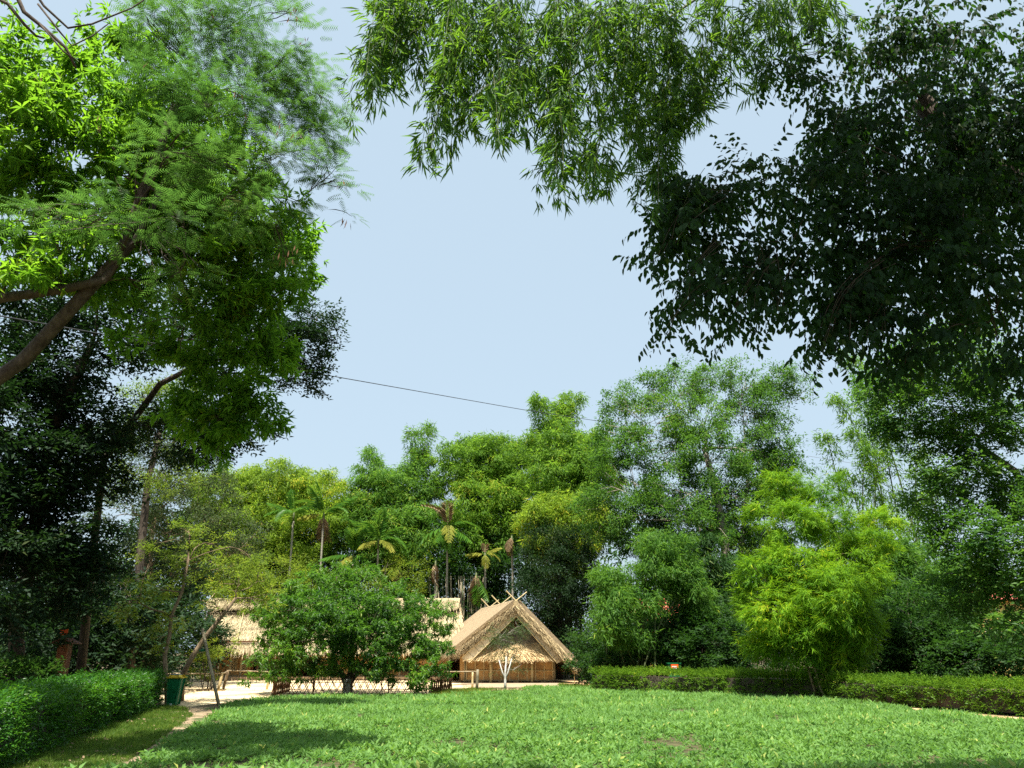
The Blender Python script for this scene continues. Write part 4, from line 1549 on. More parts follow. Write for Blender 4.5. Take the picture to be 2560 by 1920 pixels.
bamboo('leaning_bamboo', 'drooping bamboo with long leaves and a leaning brown stem behind the hedge', gx(1590, 42),
       [(1530, 1430, 41), (1500, 1500, 41), (1650, 1350, 42), (1690, 1360, 42), (1700, 1420, 42), (1560, 1470, 40), (1740, 1460, 42), (1515, 1570, 40)],
       'bamgreen', 121, fill=[(1525, 1450, 41, 35, 40), (1660, 1370, 42, 60, 40), (1520, 1530, 40, 40, 50), (1600, 1500, 41, 55, 40), (1700, 1440, 42, 50, 50), (1580, 1590, 40.5, 40, 30), (1740, 1510, 43, 40, 50), (1640, 1430, 41, 50, 30)],
       fill_d=9, per_m=6, rad=.6, scale=.75, start=.75, group='bamboos by the right hedge', sub=2, jit=14, tintmu=.42)
bamboo('leaning_bamboo', 'dark bamboo thicket between the drooping bamboo and the big grey trunks', gx(1750, 46),
       [(1700, 1380, 46), (1750, 1350, 46), (1800, 1390, 46), (1720, 1460, 45), (1780, 1480, 45), (1680, 1540, 45), (1760, 1560, 45), (1820, 1560, 45)],
       'darkmid', 122, fill=[(1600, 1330, 50, 90, 60), (1700, 1290, 50, 90, 60), (1850, 1300, 52, 80, 70), (1940, 1230, 53, 60, 60), (1890, 1150, 53, 60, 60), (1740, 1420, 46, 80, 80), (1880, 1450, 50, 60, 80), (1640, 1600, 47, 90, 60), (1560, 1600, 47, 80, 60), (1920, 1400, 50, 60, 80), (1800, 1500, 46, 80, 80), (1720, 1540, 45, 70, 70)], fill_d=3, per_m=4, rad=.9, scale=.9, start=.35, group='bamboos by the right hedge', sub=4, jit=22, tintmu=.5)

# tall sparse bamboo against the sky
bamboo('sparse_bamboo', 'very tall thin see-through bamboo against the sky at the right', gx(2260, 47),
       [(2110, 890, 47, .8), (2150, 960, 47, .8), (2080, 1000, 47, .8), (2190, 1010, 48, .8), (2060, 1090, 47, .9), (2240, 960, 48, .8), (2130, 1080, 46, .9), (2250, 1060, 47, .9),
        (2300, 1130, 47, .9), (2180, 1120, 46, .8), (2330, 1230, 46, .8), (2100, 1180, 46, .8), (2380, 1180, 47, .8)],
       'bamfar', 131, per_m=4.2, rad=.8, scale=.85, culm_r=.06, start=.3, sub=1, tintmu=.35, spread=3.5, culm_parts=True)
bamboo('sparse_bamboo', 'lower leafy bamboo filling the gap behind the fine bright bamboo', gx(2300, 44),
       [(2200, 1380, 44), (2260, 1340, 44), (2330, 1360, 44), (2150, 1420, 43), (2280, 1440, 43), (2370, 1430, 44), (2230, 1480, 43), (2340, 1500, 43)],
       'bamgreen', 132, fill=[(2230, 1420, 44, 70, 60), (2330, 1440, 44, 70, 60), (2180, 1500, 43, 60, 60), (2280, 1530, 43, 80, 50), (2410, 1470, 44, 60, 60), (2100, 1400, 44, 60, 60)], per_m=5, rad=.9, scale=.85, start=.35, sub=2, jit=25, tintmu=.35, spread=4)

# fine bright bamboo
fb = G(2044, 1749)
tree('fine_bamboo', 'bright lime-green fine-leaved bamboo in billowing lobes on the field edge', 'bamboo', fb,
     [fb, fb + (-.2, 0, 1.0), W(2015, 1620, 31.8), W(2005, 1530, 32.5)],
     [(2080, 1490, 30.6, 85, 70), (2020, 1450, 32, 80, 70), (2000, 1550, 31.8, 90, 70), (2110, 1420, 33, 80, 60), (2125, 1560, 31, 70, 50), (1895, 1430, 32, 42, 42), (1925, 1530, 31, 55, 45), (1875, 1500, 32, 25, 35), (1960, 1300, 33, 85, 45), (2075, 1310, 33.5, 60, 40),
      (2160, 1360, 34, 60, 35), (1990, 1400, 32.5, 80, 42), (2190, 1310, 35, 45, 40), (1990, 1600, 31.2, 80, 45), (1960, 1215, 35, 50, 30), (2060, 1225, 35, 45, 30), (2010, 1500, 32.5, 60, 50),
      (2090, 1635, 31.5, 60, 28), (1905, 1600, 32, 40, 35)],
     'fine', 'fine', 'barkwarm', 12, 22, .34, 1.08, 141, r0=.06, twigs=60, tintmu=.5, droop=.3, shell=.6, limb_k=.5)
fbr = bpy.data.objects['fine_bamboo']
for i in range(14):                           # its pale stems and the leaning stake at the foot
    x = G(1995 + i * 5, 1745 + random.uniform(-3, 3))
    mb = MB()
    pole(mb, x, x + (random.uniform(-.25, .05), 0, random.uniform(.7, 1.4)), .014)
    mb.build('stem', M['cane'], fbr)
mb = MB()
pole(mb, G(2062, 1750), W(2030, 1655, 31.3), .05)
mb.build('leaning_stake', M['rail'], fbr)

# undergrowth behind the right hedge
UG = 'dark bushes behind the right hedge'
ugl = ['dark bush behind the left end of the right hedge', 'dim bush below the drooping bamboo', 'round dark bush left of the fine bamboo', 'shaded bush right behind the fine bamboo',
       'dark glossy bush in the middle of the right thicket', 'bush below the yellow building', 'lowest leafy bush at the right edge of the picture']
for i, (px, py, Y, rx, ry) in enumerate([(1520, 1630, 44, 70, 60), (1640, 1600, 43, 80, 70), (1780, 1600, 42, 90, 80), (2150, 1600, 38, 100, 80), (2290, 1560, 38, 90, 110), (2400, 1600, 36, 80, 80), (2510, 1600, 34, 90, 90)]):
    b0 = gx(px, Y)
    tree('bush', ugl[i], 'bush', b0, [b0, b0 + (0, 0, .6), b0 + (0.05, 0, 1.4)],
         [(px, py, Y, rx, ry), (px - 30, py + 40, Y - .6, rx, ry * .6), (px + 40, py + 20, Y + .4, rx * .8, ry * .8)],
         'mid', 'darkmid', 'bark', 4.6, 14, .45, 1.5, 150 + i, UG, r0=.06, twigs=20, tintmu=.42)

for i in range(9):
    px, Y = 1500 + i * 130, 47.5 - i * .9
    b0 = gx(px, Y)
    w_ = ['hut', 'hut side', 'drooping bamboo', 'grey trunks', 'fine bamboo', 'thin stems', 'dark thicket', 'ochre wall', 'right edge'][i]
    tree('low_bush', 'low black-green bush at the foot of the thicket near the ' + w_, 'bush', b0, [b0, b0 + (0, 0, .4), b0 + (.05, 0, .9)],
         [(px, 1648, Y, 80, 42), (px + 55, 1600, Y + 1, 60, 60)], 'far', 'darkmid', 'bark', 5, 12, .5, .75, 260 + i, 'low bushes at the foot of the right thicket', r0=.05, twigs=8, tintmu=.3)

# red-roofed and ochre buildings glimpsed through the leaves
def shed(name, label, px0, px1, pyr, pye, Y, wallmat, roofmat, flat=False):
    a, b = W(px0, pye, Y), W(px1, pye, Y)
    r = thing(name, label, 'building', ((a[0] + b[0]) / 2, Y, 0))
    zr = W(px0, pyr, Y + 3)[2]
    mb = MB()
    mb.box(((a[0] + b[0]) / 2, Y + 3.5, a[2] / 2), (b[0] - a[0] - .6, 6, a[2]))
    mb.build('walls', M[wallmat], r)
    mb = MB()
    mb.prism([(a[0], Y, a[2]), (b[0], Y, a[2]), (b[0], Y + 3.5, zr), (a[0], Y + 3.5, zr)], (0, 0, .08))
    mb.prism([(a[0], Y + 3.5, zr), (b[0], Y + 3.5, zr), (b[0], Y + 7, a[2]), (a[0], Y + 7, a[2])], (0, 0, .08))
    mb.build('roof', M[roofmat], r)
    for k in range(2):
        x = a[0] + (b[0] - a[0]) * (.25 + .45 * k)
        mb = MB()
        mb.box((x, Y + .485, a[2] * .5), (1.1, .06, 1.2))
        f = mb.build('window', M['white'], r)
        mb = MB()
        mb.box((x, Y + .445, a[2] * .5), (.9, .02, 1.0))
        mb.build('pane', M['darkin'], f)


shed('red_roofed_house', 'red-roofed house glimpsed through gaps in the bamboo behind the hedge', 1560, 1790, 1495, 1560, 70, 'ochre', 'tile')
shed('ochre_building', 'ochre-walled building glimpsed through the bushes at the right', 2400, 2700, 1480, 1500, 62, 'ochre', 'tile')

# right-hand mid-distance tree
rt = np.array((*W(2600, 1600, 27)[:2], 0.0))
tree('leaning_right_tree', 'mid-green tree leaning in from the right edge below the dark fig', 'tree', rt,
     [rt, W(2600, 1500, 27), W(2590, 1300, 27), W(2540, 1180, 27), W(2440, 1110, 27)],
     [(2200, 960, 27, 60, 50), (2300, 930, 27, 80, 60), (2240, 1040, 27, 60, 50), (2360, 1010, 26, 90, 70), (2460, 1080, 26, 90, 70), (2310, 1100, 27, 70, 40), (2400, 1180, 26, 70, 50), (2520, 1000, 26, 90, 100),
      (2480, 1330, 25, 80, 70), (2400, 1340, 26, 50, 60), (2540, 1420, 25, 90, 90), (2450, 1440, 26, 60, 60), (2560, 1250, 26, 60, 60), (2400, 880, 25, 110, 60), (2330, 1250, 28, 50, 60), (2460, 1230, 27, 70, 60), (2380, 1480, 27, 60, 50), (2540, 1540, 25, 70, 60)],
     'mid', 'bigtree', 'bark', 7.5, 14, .45, 1.4, 161, r0=.22, twigs=140, tintmu=.38, twig_r=.014)

# grey-green tree, left middle distance
gb = gx(380, 44)
tree('grey_green_tree', 'grey-green bushy tree with a reddish limb left of the long house', 'tree', gb,
     [gb, W(380, 1500, 44), W(370, 1380, 44), W(390, 1280, 44)],
     [(370, 1180, 44, 110, 70), (470, 1200, 44, 90, 80), (330, 1290, 43, 80, 80), (440, 1310, 43, 110, 80), (540, 1290, 44, 90, 80), (350, 1420, 43, 80, 60), (520, 1400, 44, 90, 60), (600, 1360, 46, 60, 60), (420, 1090, 45, 80, 50)],
     'far', 'greyleaf', 'barkwarm', 2.6, 14, .7, .75, 171, r0=.3, twigs=140, tintmu=.4)
tree('green_tree', 'yellow-green rounded tree just behind the left end of the long house', 'tree', gx(640, 56),
     [gx(640, 56), W(640, 1560, 56), W(640, 1470, 56)],
     [(600, 1430, 56, 70, 50), (690, 1440, 56, 80, 50), (640, 1480, 56, 110, 50), (770, 1470, 57, 80, 50), (860, 1480, 58, 90, 45), (1010, 1440, 60, 70, 60)],
     'far', 'yellowish', 'bark', 2.8, 14, .7, .7, 172, r0=.2, twigs=50, tintmu=.45)
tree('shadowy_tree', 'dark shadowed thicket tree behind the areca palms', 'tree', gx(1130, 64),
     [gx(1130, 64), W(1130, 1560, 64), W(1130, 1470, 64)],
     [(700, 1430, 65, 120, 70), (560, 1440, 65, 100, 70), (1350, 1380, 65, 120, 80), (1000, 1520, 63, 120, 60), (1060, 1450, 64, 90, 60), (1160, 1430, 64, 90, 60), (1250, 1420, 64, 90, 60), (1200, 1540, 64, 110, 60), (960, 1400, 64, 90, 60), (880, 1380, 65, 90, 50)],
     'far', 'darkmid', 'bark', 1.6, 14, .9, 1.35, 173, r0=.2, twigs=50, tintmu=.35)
rngc = np.random.default_rng(9)
bs = thing('bare_bamboo_clump', 'cluster of bare dark bamboo stems between the palm trunks', 'bamboo', gx(1170, 61))
for i in range(26):
    px = 1085 + i * 4.6 + rngc.normal(0, 3)
    mb = MB()
    b0 = gx(1165 + (px - 1150) * .5, 61 + rngc.normal(0, .4))
    mb.tube([b0, W(px, 1560, 61), W(px + (px - 1150) * .2, 1440, 61)], [.06, .055, .04], 6)
    mb.build('culm', M['greycane' if i % 3 else 'culm'], bs, True)

# ================================================================ TREES ROUND THE YARD
# round tree behind the lattice fence
tb = G(868, 1737)
tree('round_tree', 'dense round glossy-leaved tree in front of the long house inside the lattice fence', 'tree', tb,
     [tb, tb + (0, 0, .45), tb + (.1, .1, 1.0), W(880, 1600, 35), W(880, 1520, 35)],
     [(800, 1500, 35.5, 110, 70), (900, 1490, 36, 100, 70), (850, 1440, 36, 60, 35), (980, 1540, 35, 90, 65), (720, 1560, 35, 80, 60), (690, 1620, 34, 60, 45), (800, 1600, 33.5, 110, 70),
      (900, 1600, 33.5, 100, 75), (1000, 1620, 34, 80, 70), (1060, 1580, 35, 50, 60), (1090, 1640, 35, 35, 45), (740, 1660, 34, 60, 30), (950, 1670, 33.3, 70, 30), (1040, 1690, 33.5, 40, 25), (1062, 1655, 34, 45, 40), (1050, 1500, 36, 30, 30),
      (1110, 1545, 36, 35, 35), (640, 1670, 35, 30, 25), (680, 1520, 35.5, 50, 40), (830, 1540, 33, 120, 60), (930, 1560, 33, 100, 60), (760, 1530, 34, 80, 50), (700, 1690, 33.5, 40, 15)],
     'broad', 'citrus', 'bark', 9.5, 12, .33, .85, 181, r0=.2, twigs=160, tintmu=.45, parts=0)
rtree = bpy.data.objects['round_tree']
for dx, h in ((.35, 1.2), (-.3, 1.0)):
    mb = MB()
    a = tb + (0, 0, .3)
    mb.tube([a, a + (dx, .05, h * .5), a + (dx * 2.6, 0, h * 1.3)], [.12, .1, .06], 8)
    mb.build('limb', M['bark'], rtree, True)
mb = MB()
mb.tube([tb + (0, 0, -.02), tb + (0, 0, .3), tb + (0, 0, .62)], [.235, .215, .21], 12)
mb.build('limewash_band', M['lime'], rtree, True)

# small open tree by the bin
sb = G(418, 1762)
st = tree('small_open_tree', 'small open-crowned tree with bare curving branches beside the green bin', 'tree', sb,
          [sb, W(415, 1700, 28), W(412, 1640, 28), W(424, 1590, 28), W(428, 1540, 28), W(455, 1480, 28), W(470, 1400, 28), W(475, 1340, 28.5)],
          [(330, 1500, 28, 60, 28), (290, 1530, 28, 50, 16), (400, 1470, 28, 60, 30), (360, 1440, 28.5, 50, 25), (470, 1400, 28.5, 80, 40), (540, 1360, 29, 80, 40), (460, 1340, 29, 70, 35), (400, 1600, 28, 40, 22),
           (440, 1540, 28, 50, 25), (380, 1390, 29, 50, 30), (620, 1400, 29, 60, 40)],
          'mid', 'yellowish', 'barkwarm', 3.0, 12, .3, .95, 191, r0=.085, twigs=130, tintmu=.42, shell=.1, flat=.4, twig_r=.008)
ab = G(452, 1752)
tree('slanting_tree', 'slanting pale-limbed tree propped over the left end of the long house', 'tree', ab,
     [ab, W(455, 1690, 29), W(482, 1640, 29), W(515, 1590, 29), W(555, 1540, 29), W(590, 1495, 29)],
     [(600, 1460, 29, 70, 40), (650, 1430, 30, 60, 40), (560, 1420, 30, 70, 35), (690, 1480, 30, 50, 35), (500, 1500, 29, 50, 30), (640, 1510, 29, 50, 20)],
     'mid', 'yellowish', 'barkwarm', 3.2, 12, .32, 1.0, 192, r0=.12, twigs=100, tintmu=.5, shell=.1, flat=.45, twig_r=.01)
# shrub in the yard
kb = G(518, 1727)
tree('yard_shrub', 'small yellow-green shrub standing on the sand behind the prop pole', 'shrub', kb,
     [kb, kb + (0, 0, .35), kb + (.05, 0, .9)],
     [(520, 1640, 39, 45, 30), (560, 1620, 39, 30, 25), (500, 1670, 39, 30, 20), (520, 1700, 39, 16, 10)],
     'mid', 'yellowish', 'bark', 6, 12, .25, .85, 193, r0=.04, twigs=40, tintmu=.55, shell=.1, twig_r=.008)
mb = MB()
for i in range(9):
    a = kb + (random.uniform(-.3, .3), random.uniform(-.15, .15), 0)
    pole(mb, a, a + (random.uniform(-.3, .3), 0, random.uniform(.7, 1.1)), .018, 5)
mb.build('stems', M['bark'], bpy.data.objects['yard_shrub'])
# young tree with limewashed trunk before the hut
wb = G(1263, 1727)
tree('young_tree', 'young thin tree with a limewashed forked trunk before the hut gable', 'tree', wb,
     [wb, wb + (0, 0, .35), wb + (0, 0, .8), wb + (.02, 0, 1.1)],
     [(1255, 1590, 40, 45, 35), (1290, 1580, 40, 40, 30), (1270, 1640, 40, 45, 40), (1240, 1610, 40, 30, 35), (1305, 1660, 40, 18, 20), (1290, 1560, 40.5, 20, 20)],
     'mid', 'greyleaf', 'lime', 8, 9, .3, .62, 194, r0=.075, twigs=70, tintmu=.45, shell=.0, twig_r=.007, limb_k=.7, branch_mat='barkpale')
mb = MB()
for dx, dz in ((-.3, .85), (.3, .9), (.04, 1.0)):
    a_ = wb + (0, 0, .5)
    mb.tube([a_, a_ + (dx * .45, 0, dz * .35), a_ + (dx, 0, dz)], [.045, .034, .02], 6)
mb.build('limewashed_fork', M['lime'], bpy.data.objects['young_tree'], True)
# leaf litter / earth mound under it
mb = MB()
c0 = G(1270, 1731)
rr = np.random.default_rng(4)
for i in range(900):
    a, r = rr.uniform(0, 2 * pi), rr.random() ** .5
    p = c0 + (cos(a) * r * 1.15, sin(a) * r * .9, .02 + .09 * (1 - r * r) + rr.random() * .02)
    e = rr.normal(0, .03, 3)
    e2 = rr.normal(0, .03, 3)
    mb.add([p, p + e, p + e2], [(0, 1, 2)], float(rr.random()))
o = mb.build('leaf_litter', M['straw'])
tag(o, 'ring of dry fallen leaves round the foot of the young tree', 'leaf litter', None, 'stuff')
mb = MB()
for i in range(500):
    a, r = rr.uniform(0, 2 * pi), rr.random() ** .5
    p = kb + (cos(a) * r * .8, sin(a) * r * .6, .02 + .05 * (1 - r * r))
    mb.add([p, p + rr.normal(0, .035, 3), p + rr.normal(0, .035, 3)], [(0, 1, 2)], float(rr.random()))
o = mb.build('leaf_litter', M['straw'])
tag(o, 'dry leaves heaped round the yard shrub', 'leaf litter', None, 'stuff')

# ================================================================ LEFT DARK TREES
db = gx(60, 27)
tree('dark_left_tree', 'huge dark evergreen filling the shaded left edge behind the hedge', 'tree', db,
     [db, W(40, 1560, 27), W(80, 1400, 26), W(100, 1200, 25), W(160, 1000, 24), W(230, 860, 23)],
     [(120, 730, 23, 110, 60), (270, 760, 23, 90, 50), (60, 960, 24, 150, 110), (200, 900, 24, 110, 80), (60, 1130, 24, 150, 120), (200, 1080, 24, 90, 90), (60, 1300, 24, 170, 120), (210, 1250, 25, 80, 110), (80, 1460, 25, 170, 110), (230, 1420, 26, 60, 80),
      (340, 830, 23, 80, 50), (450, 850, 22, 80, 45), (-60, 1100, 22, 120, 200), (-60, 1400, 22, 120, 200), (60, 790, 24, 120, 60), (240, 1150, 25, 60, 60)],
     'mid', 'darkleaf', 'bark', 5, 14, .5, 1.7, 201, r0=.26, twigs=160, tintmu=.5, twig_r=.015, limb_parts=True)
tree('hanging_crown_tree', 'dark tree whose heavy clump hangs alone against the sky left of centre', 'tree', gx(205, 30),
     [gx(205, 30), W(230, 1400, 29), W(260, 1150, 27), W(400, 960, 25), W(560, 880, 24)],
     [(760, 860, 24, 55, 75), (785, 800, 24, 40, 45), (755, 930, 24, 40, 45), (700, 880, 24, 50, 40), (640, 820, 24, 90, 60), (560, 900, 24, 90, 50), (520, 1080, 24, 80, 60), (600, 1060, 24, 70, 60), (440, 1100, 25, 80, 50), (350, 1060, 26, 80, 50)],
     'mid', 'darkleaf', 'bark', 9, 14, .36, 1.25, 202, r0=.17, twigs=120, tintmu=.6, twig_r=.012)
tree('olive_tree', 'olive-tinted tree with yellowish flower tufts under the hanging branches', 'tree', gx(350, 38),
     [gx(350, 38), W(350, 1400, 38), W(370, 1200, 38), W(400, 1080, 38)],
     [(300, 1160, 38, 60, 60), (400, 1190, 38, 80, 60), (340, 1010, 38, 70, 60), (420, 1000, 38, 70, 60), (300, 1080, 38, 50, 50), (460, 960, 38, 60, 50), (380, 1100, 38, 80, 40)],
     'far', 'yellowish', 'bark', 3, 14, .6, .6, 203, r0=.25, twigs=60, tintmu=.2)
tree('shade_tree', 'black-green tree mass behind the wooden box and hedge', 'tree', gx(330, 34),
     [gx(330, 34), W(330, 1600, 34), W(320, 1480, 34)],
     [(390, 1340, 48, 70, 60), (60, 1540, 40, 110, 80), (160, 1470, 41, 100, 80), (40, 1400, 42, 100, 80), (380, 1520, 42, 80, 70), (430, 1640, 42, 80, 50), (180, 1620, 38, 120, 70), (420, 1430, 50, 90, 70), (300, 1560, 34, 90, 70), (360, 1620, 35, 90, 60), (250, 1640, 33, 90, 60), (200, 1560, 32, 70, 70), (100, 1620, 31, 110, 70), (430, 1560, 37, 60, 60), (300, 1460, 34, 60, 60), (480, 1600, 50, 70, 60)],
     'mid', 'darkleaf', 'bark', 3.6, 12, .6, 2.2, 204, r0=.2, twigs=60, tintmu=.5)

# ================================================================ NEAR LEFT TREES
nb = np.array((-11.5, 13.5, 0.0))
tree('mango_tree', 'big near tree with fresh bright green long leaves filling the upper left', 'tree', nb,
     [nb, (-11.2, 13.4, 2.5), W(-330, 1000, 13), W(-160, 850, 12.5), W(0, 745, 12), W(150, 725, 12), W(260, 700, 12), W(340, 600, 12), W(400, 480, 12)],
     [(40, 170, 11.5, 180, 130), (220, 230, 12, 170, 110), (80, 330, 11.5, 170, 110), (270, 380, 12, 150, 110), (60, 480, 12, 150, 100), (220, 540, 12.5, 150, 90), (400, 300, 13, 130, 120), (420, 460, 13, 140, 110),
      (400, 620, 13, 160, 80), (560, 560, 13, 150, 110), (680, 590, 13.5, 110, 120), (560, 690, 13, 150, 90), (700, 720, 13.5, 90, 80), (750, 640, 14, 60, 90), (640, 790, 13.5, 80, 50), (500, 780, 13, 100, 50),
      (560, 860, 14, 120, 70), (680, 880, 14, 60, 60), (440, 860, 14, 110, 60), (330, 720, 13, 120, 60), (480, 1010, 14, 80, 60), (610, 1010, 14, 85, 70), (660, 1060, 14, 50, 60), (520, 980, 14, 70, 60), (560, 1090, 14, 80, 50), (480, 420, 14, 200, 200), (170, 650, 12, 120, 50), (30, 690, 11.5, 110, 45), (130, 590, 11.5, 110, 45), (380, 530, 12.5, 120, 70), (560, 450, 13, 120, 80), (40, 620, 12, 100, 60), (330, 120, 13, 100, 70)],
     'broad', 'mango', 'bark', 14, 9, .28, .9, 211, r0=.12, limb_k=.6, hi=0, parts=290, twigs=260, tintmu=.5, twig_r=.008, limb_parts=True, gap=(1.1, -.45), shell=.1)
lbp = np.array((-7.6, 16.5, 0.0))
tree('feathery_tree', 'feathery-leaved tree with brown seed pods reaching over the upper left sky', 'tree', np.array((-12.5, 15.5, 0)),
     [(-12.5, 15.5, 0), W(-220, 1100, 13), W(60, 900, 12.5), W(300, 640, 12), W(380, 420, 12), W(440, 260, 12)],
     [(500, 80, 11.5, 140, 110), (620, 60, 11.5, 120, 90), (700, 160, 11.5, 110, 110), (790, 230, 12, 70, 90), (640, 260, 11.5, 130, 100), (530, 260, 11, 110, 90), (800, 330, 12, 80, 60), (830, 450, 12, 50, 50),
      (880, 540, 12.5, 30, 18), (700, 390, 11.5, 110, 70), (580, 420, 11, 120, 80), (430, 380, 10.5, 100, 80), (420, 200, 11, 90, 80), (760, 500, 12, 60, 50), (620, 520, 11, 90, 50), (440, 540, 10.5, 90, 50),
      (250, 560, 10, 100, 60), (80, 560, 10, 80, 50), (450, 680, 11, 90, 40), (330, 480, 10, 80, 50), (730, 650, 12, 50, 30), (720, 60, 11.5, 50, 50), (370, 60, 11, 80, 50)],
     'feather', 'leucaena', 'bark', 34, 8, .3, .8, 212, r0=.16, limb_k=.4, hi=0, parts=290, twigs=300, tintmu=.5, twig_r=.007, shell=.1, gap=(1.3, -.25), limb_parts=True)
rpd = np.random.default_rng(8)
lt = bpy.data.objects['feathery_tree']
for (px, py) in [(590, 60), (370, 155), (530, 30), (730, 40), (760, 100), (620, 285), (700, 320), (745, 330), (100, 190), (590, 230), (555, 500), (700, 640), (735, 625), (855, 450), (870, 555), (630, 290), (730, 20), (260, 300)]:
    c = W(px, py, 10.8)
    for i in range(6):
        mb = MB()
        a = c + rpd.normal(0, .05, 3)
        dn = np.array((rpd.normal(0, .25), rpd.normal(0, .2), -1)) * rpd.uniform(.11, .17)
        s = unit((rpd.normal(), rpd.normal(), 0)) * .011
        mb.add([a, a + dn * .5 + s, a + dn, a + dn * .5 - s, a + dn * .5 + (0, .004, 0)], [(0, 1, 4), (1, 2, 4), (2, 3, 4), (3, 0, 4)])
        mb.build('seed_pod', M['pod'], lt)
# bare dark boughs crossing the top left corner
bb_ = thing('bare_bough', 'bare dark crooked boughs crossing the top left corner', 'branch', W(20, -60, 9))
for pts, r in (([(20, -60), (60, 30), (110, 70), (165, 120), (190, 170)], .035), ([(60, -60), (110, 15), (170, 70), (230, 60), (330, 20), (420, -40)], .022), ([(95, 10), (150, 80), (180, 115), (230, 90), (270, 60)], .016),
               ([(-40, -20), (20, 10), (60, 60), (90, 90), (110, 95)], .03), ([(100, 60), (160, 130), (190, 150)], .014)):
    mb = MB()
    mb.tube([W(x, y, 9 + .1 * k) for k, (x, y) in enumerate(pts)], [r * (1 - .12 * k) for k in range(len(pts))], 7)
    mb.build('bough', M['bark'], bb_, True)

# ================================================================ NEAR RIGHT: FIG AND OVERHANGING BAMBOO
fg = np.array((9.5, 8.5, 0.0))
fig_blobs = [(2400, 120, 8.6, 260, 150), (2480, 350, 8.5, 200, 180), (2300, 330, 8.3, 200, 160), (2180, 150, 8.6, 110, 110), (2120, 330, 8.2, 100, 70), (2150, 470, 8, 170, 110), (1980, 470, 7.9, 140, 85),
             (1850, 470, 7.8, 110, 70), (1760, 500, 7.7, 80, 60), (1720, 580, 7.7, 70, 60), (1880, 600, 7.8, 140, 70), (2050, 620, 8, 150, 90), (2200, 620, 8, 160, 110), (2380, 600, 8, 190, 170),
             (2480, 800, 8, 150, 160), (2330, 800, 7.9, 140, 110), (2180, 760, 7.9, 90, 70), (1980, 700, 7.8, 80, 50), (1800, 680, 7.7, 70, 50), (2520, 960, 8.2, 80, 70), (2070, 130, 8.6, 60, 60), (2280, 480, 9.0, 230, 240), (2450, 500, 9.0, 230, 330)]
tree('fig_tree', 'huge dark near fig with hanging pointed leaves filling the upper right', 'tree', fg,
     [fg, fg + (-.2, 0, 3), W(2700, 700, 9), W(2560, 480, 9), W(2420, 380, 8.8), W(2300, 250, 8.8)],
     fig_blobs, 'ficus', 'ficus', 'bark', 14, 11, .24, .88, 221, r0=.3, limb_k=.45, hi=1, parts=200, twigs=260, tintmu=.45, twig_r=.006, shell=.15, droop=.2, gap=(1.3, -.16), limb_parts=True)


def hanging(parent, lobes, kind, mat, seed, hi, scale, step, twig, bark, parts=0, arch=.12):
    """drooping shoots: each lobe (x0,y0,x1,y1,spread_px,n,Y) is a bundle of stems hanging to a ragged tip"""
    rng = np.random.default_rng(seed)
    P, A, T = [], [], []
    st_ = MB()
    for x0, y0, x1, y1, sp_, n, Y in lobes:
        for _ in range(n):
            k = rng.uniform(.55, 1.0)
            a = W(x0 + rng.normal(0, sp_ * .8), y0 + rng.normal(0, sp_ * .3), Y + rng.normal(0, .35))
            b = W(x0 + (x1 - x0) * k + rng.normal(0, sp_ * .55), y0 + (y1 - y0) * k + rng.normal(0, sp_ * .12), Y + rng.normal(0, .35))
            L = np.linalg.norm(b - a)
            out = np.array((b[0] - a[0], b[1] - a[1], 0)) * .5 + rng.normal(0, arch * L * .4, 3)
            c = (a + b) / 2 + out * .5 + ZZ * L * arch
            m = max(3, int(L / step))
            pts = [(1 - t) ** 2 * a + 2 * t * (1 - t) * c + t * t * b for t in np.linspace(0, 1, m + 1)]
            st_.tube(pts[::max(1, m // 6)] + [pts[-1]], twig, 3, cap=False)
            for i in range(1, m + 1):
                P.append(pts[i] + rng.normal(0, .03, 3))
                A.append(rng.uniform(0, 2 * pi))
                T.append(rng.normal(.5, .12))
    P = np.array(P)
    o = st_.build('twigs', M[bark], parent)
    o['kind'] = 'stuff'
    scatter('shoots', kind, P, np.array(A), rng.normal(-.25, .35, len(P)), scale * rng.uniform(.75, 1.2, len(P)), np.array(T), M[mat], parent, rng, hi, parts)


rgo = np.random.default_rng(229)  # unseen canopy added overhead to shade the near side of the fig
oc = np.concatenate([np.array(c) + rgo.normal(0, 1, (int(n), 3)) * np.array(r) for c, r, n in
                     (((4.0, 4.9, 12.2), (1.8, .8, .6), 200), ((7.0, 4.6, 11.8), (1.6, .8, .7), 160), ((2.4, 4.6, 12.4), (1.0, .8, .5), 90), ((5.0, 2.0, 11.0), (2.5, 1.2, .8), 110))])
op, oy, opi = sprigs_on(oc, rgo.normal(0, 1, oc.shape), 7, .42, rgo, .2)
o = scatter('added_shade_crown', 'far', op, oy, opi, .85 * rgo.uniform(.8, 1.2, len(op)), rgo.normal(.45, .14, len(op)), M['ficus'], bpy.data.objects['fig_tree'], rgo)
for c in ((4, 4.9, 12.0), (7, 4.6, 11.5), (2.4, 4.6, 12.1), (5, 2, 10.8)):
    mb = MB()
    mb.tube(bent(fg + (-.2, 0, 3), c, rgo, .06, 6), [.16, .14, .12, .1, .08, .06, .03], 7)
    mb.build('limb', M['bark'], bpy.data.objects['fig_tree'], True)  # limbs made to carry the added canopy out of view
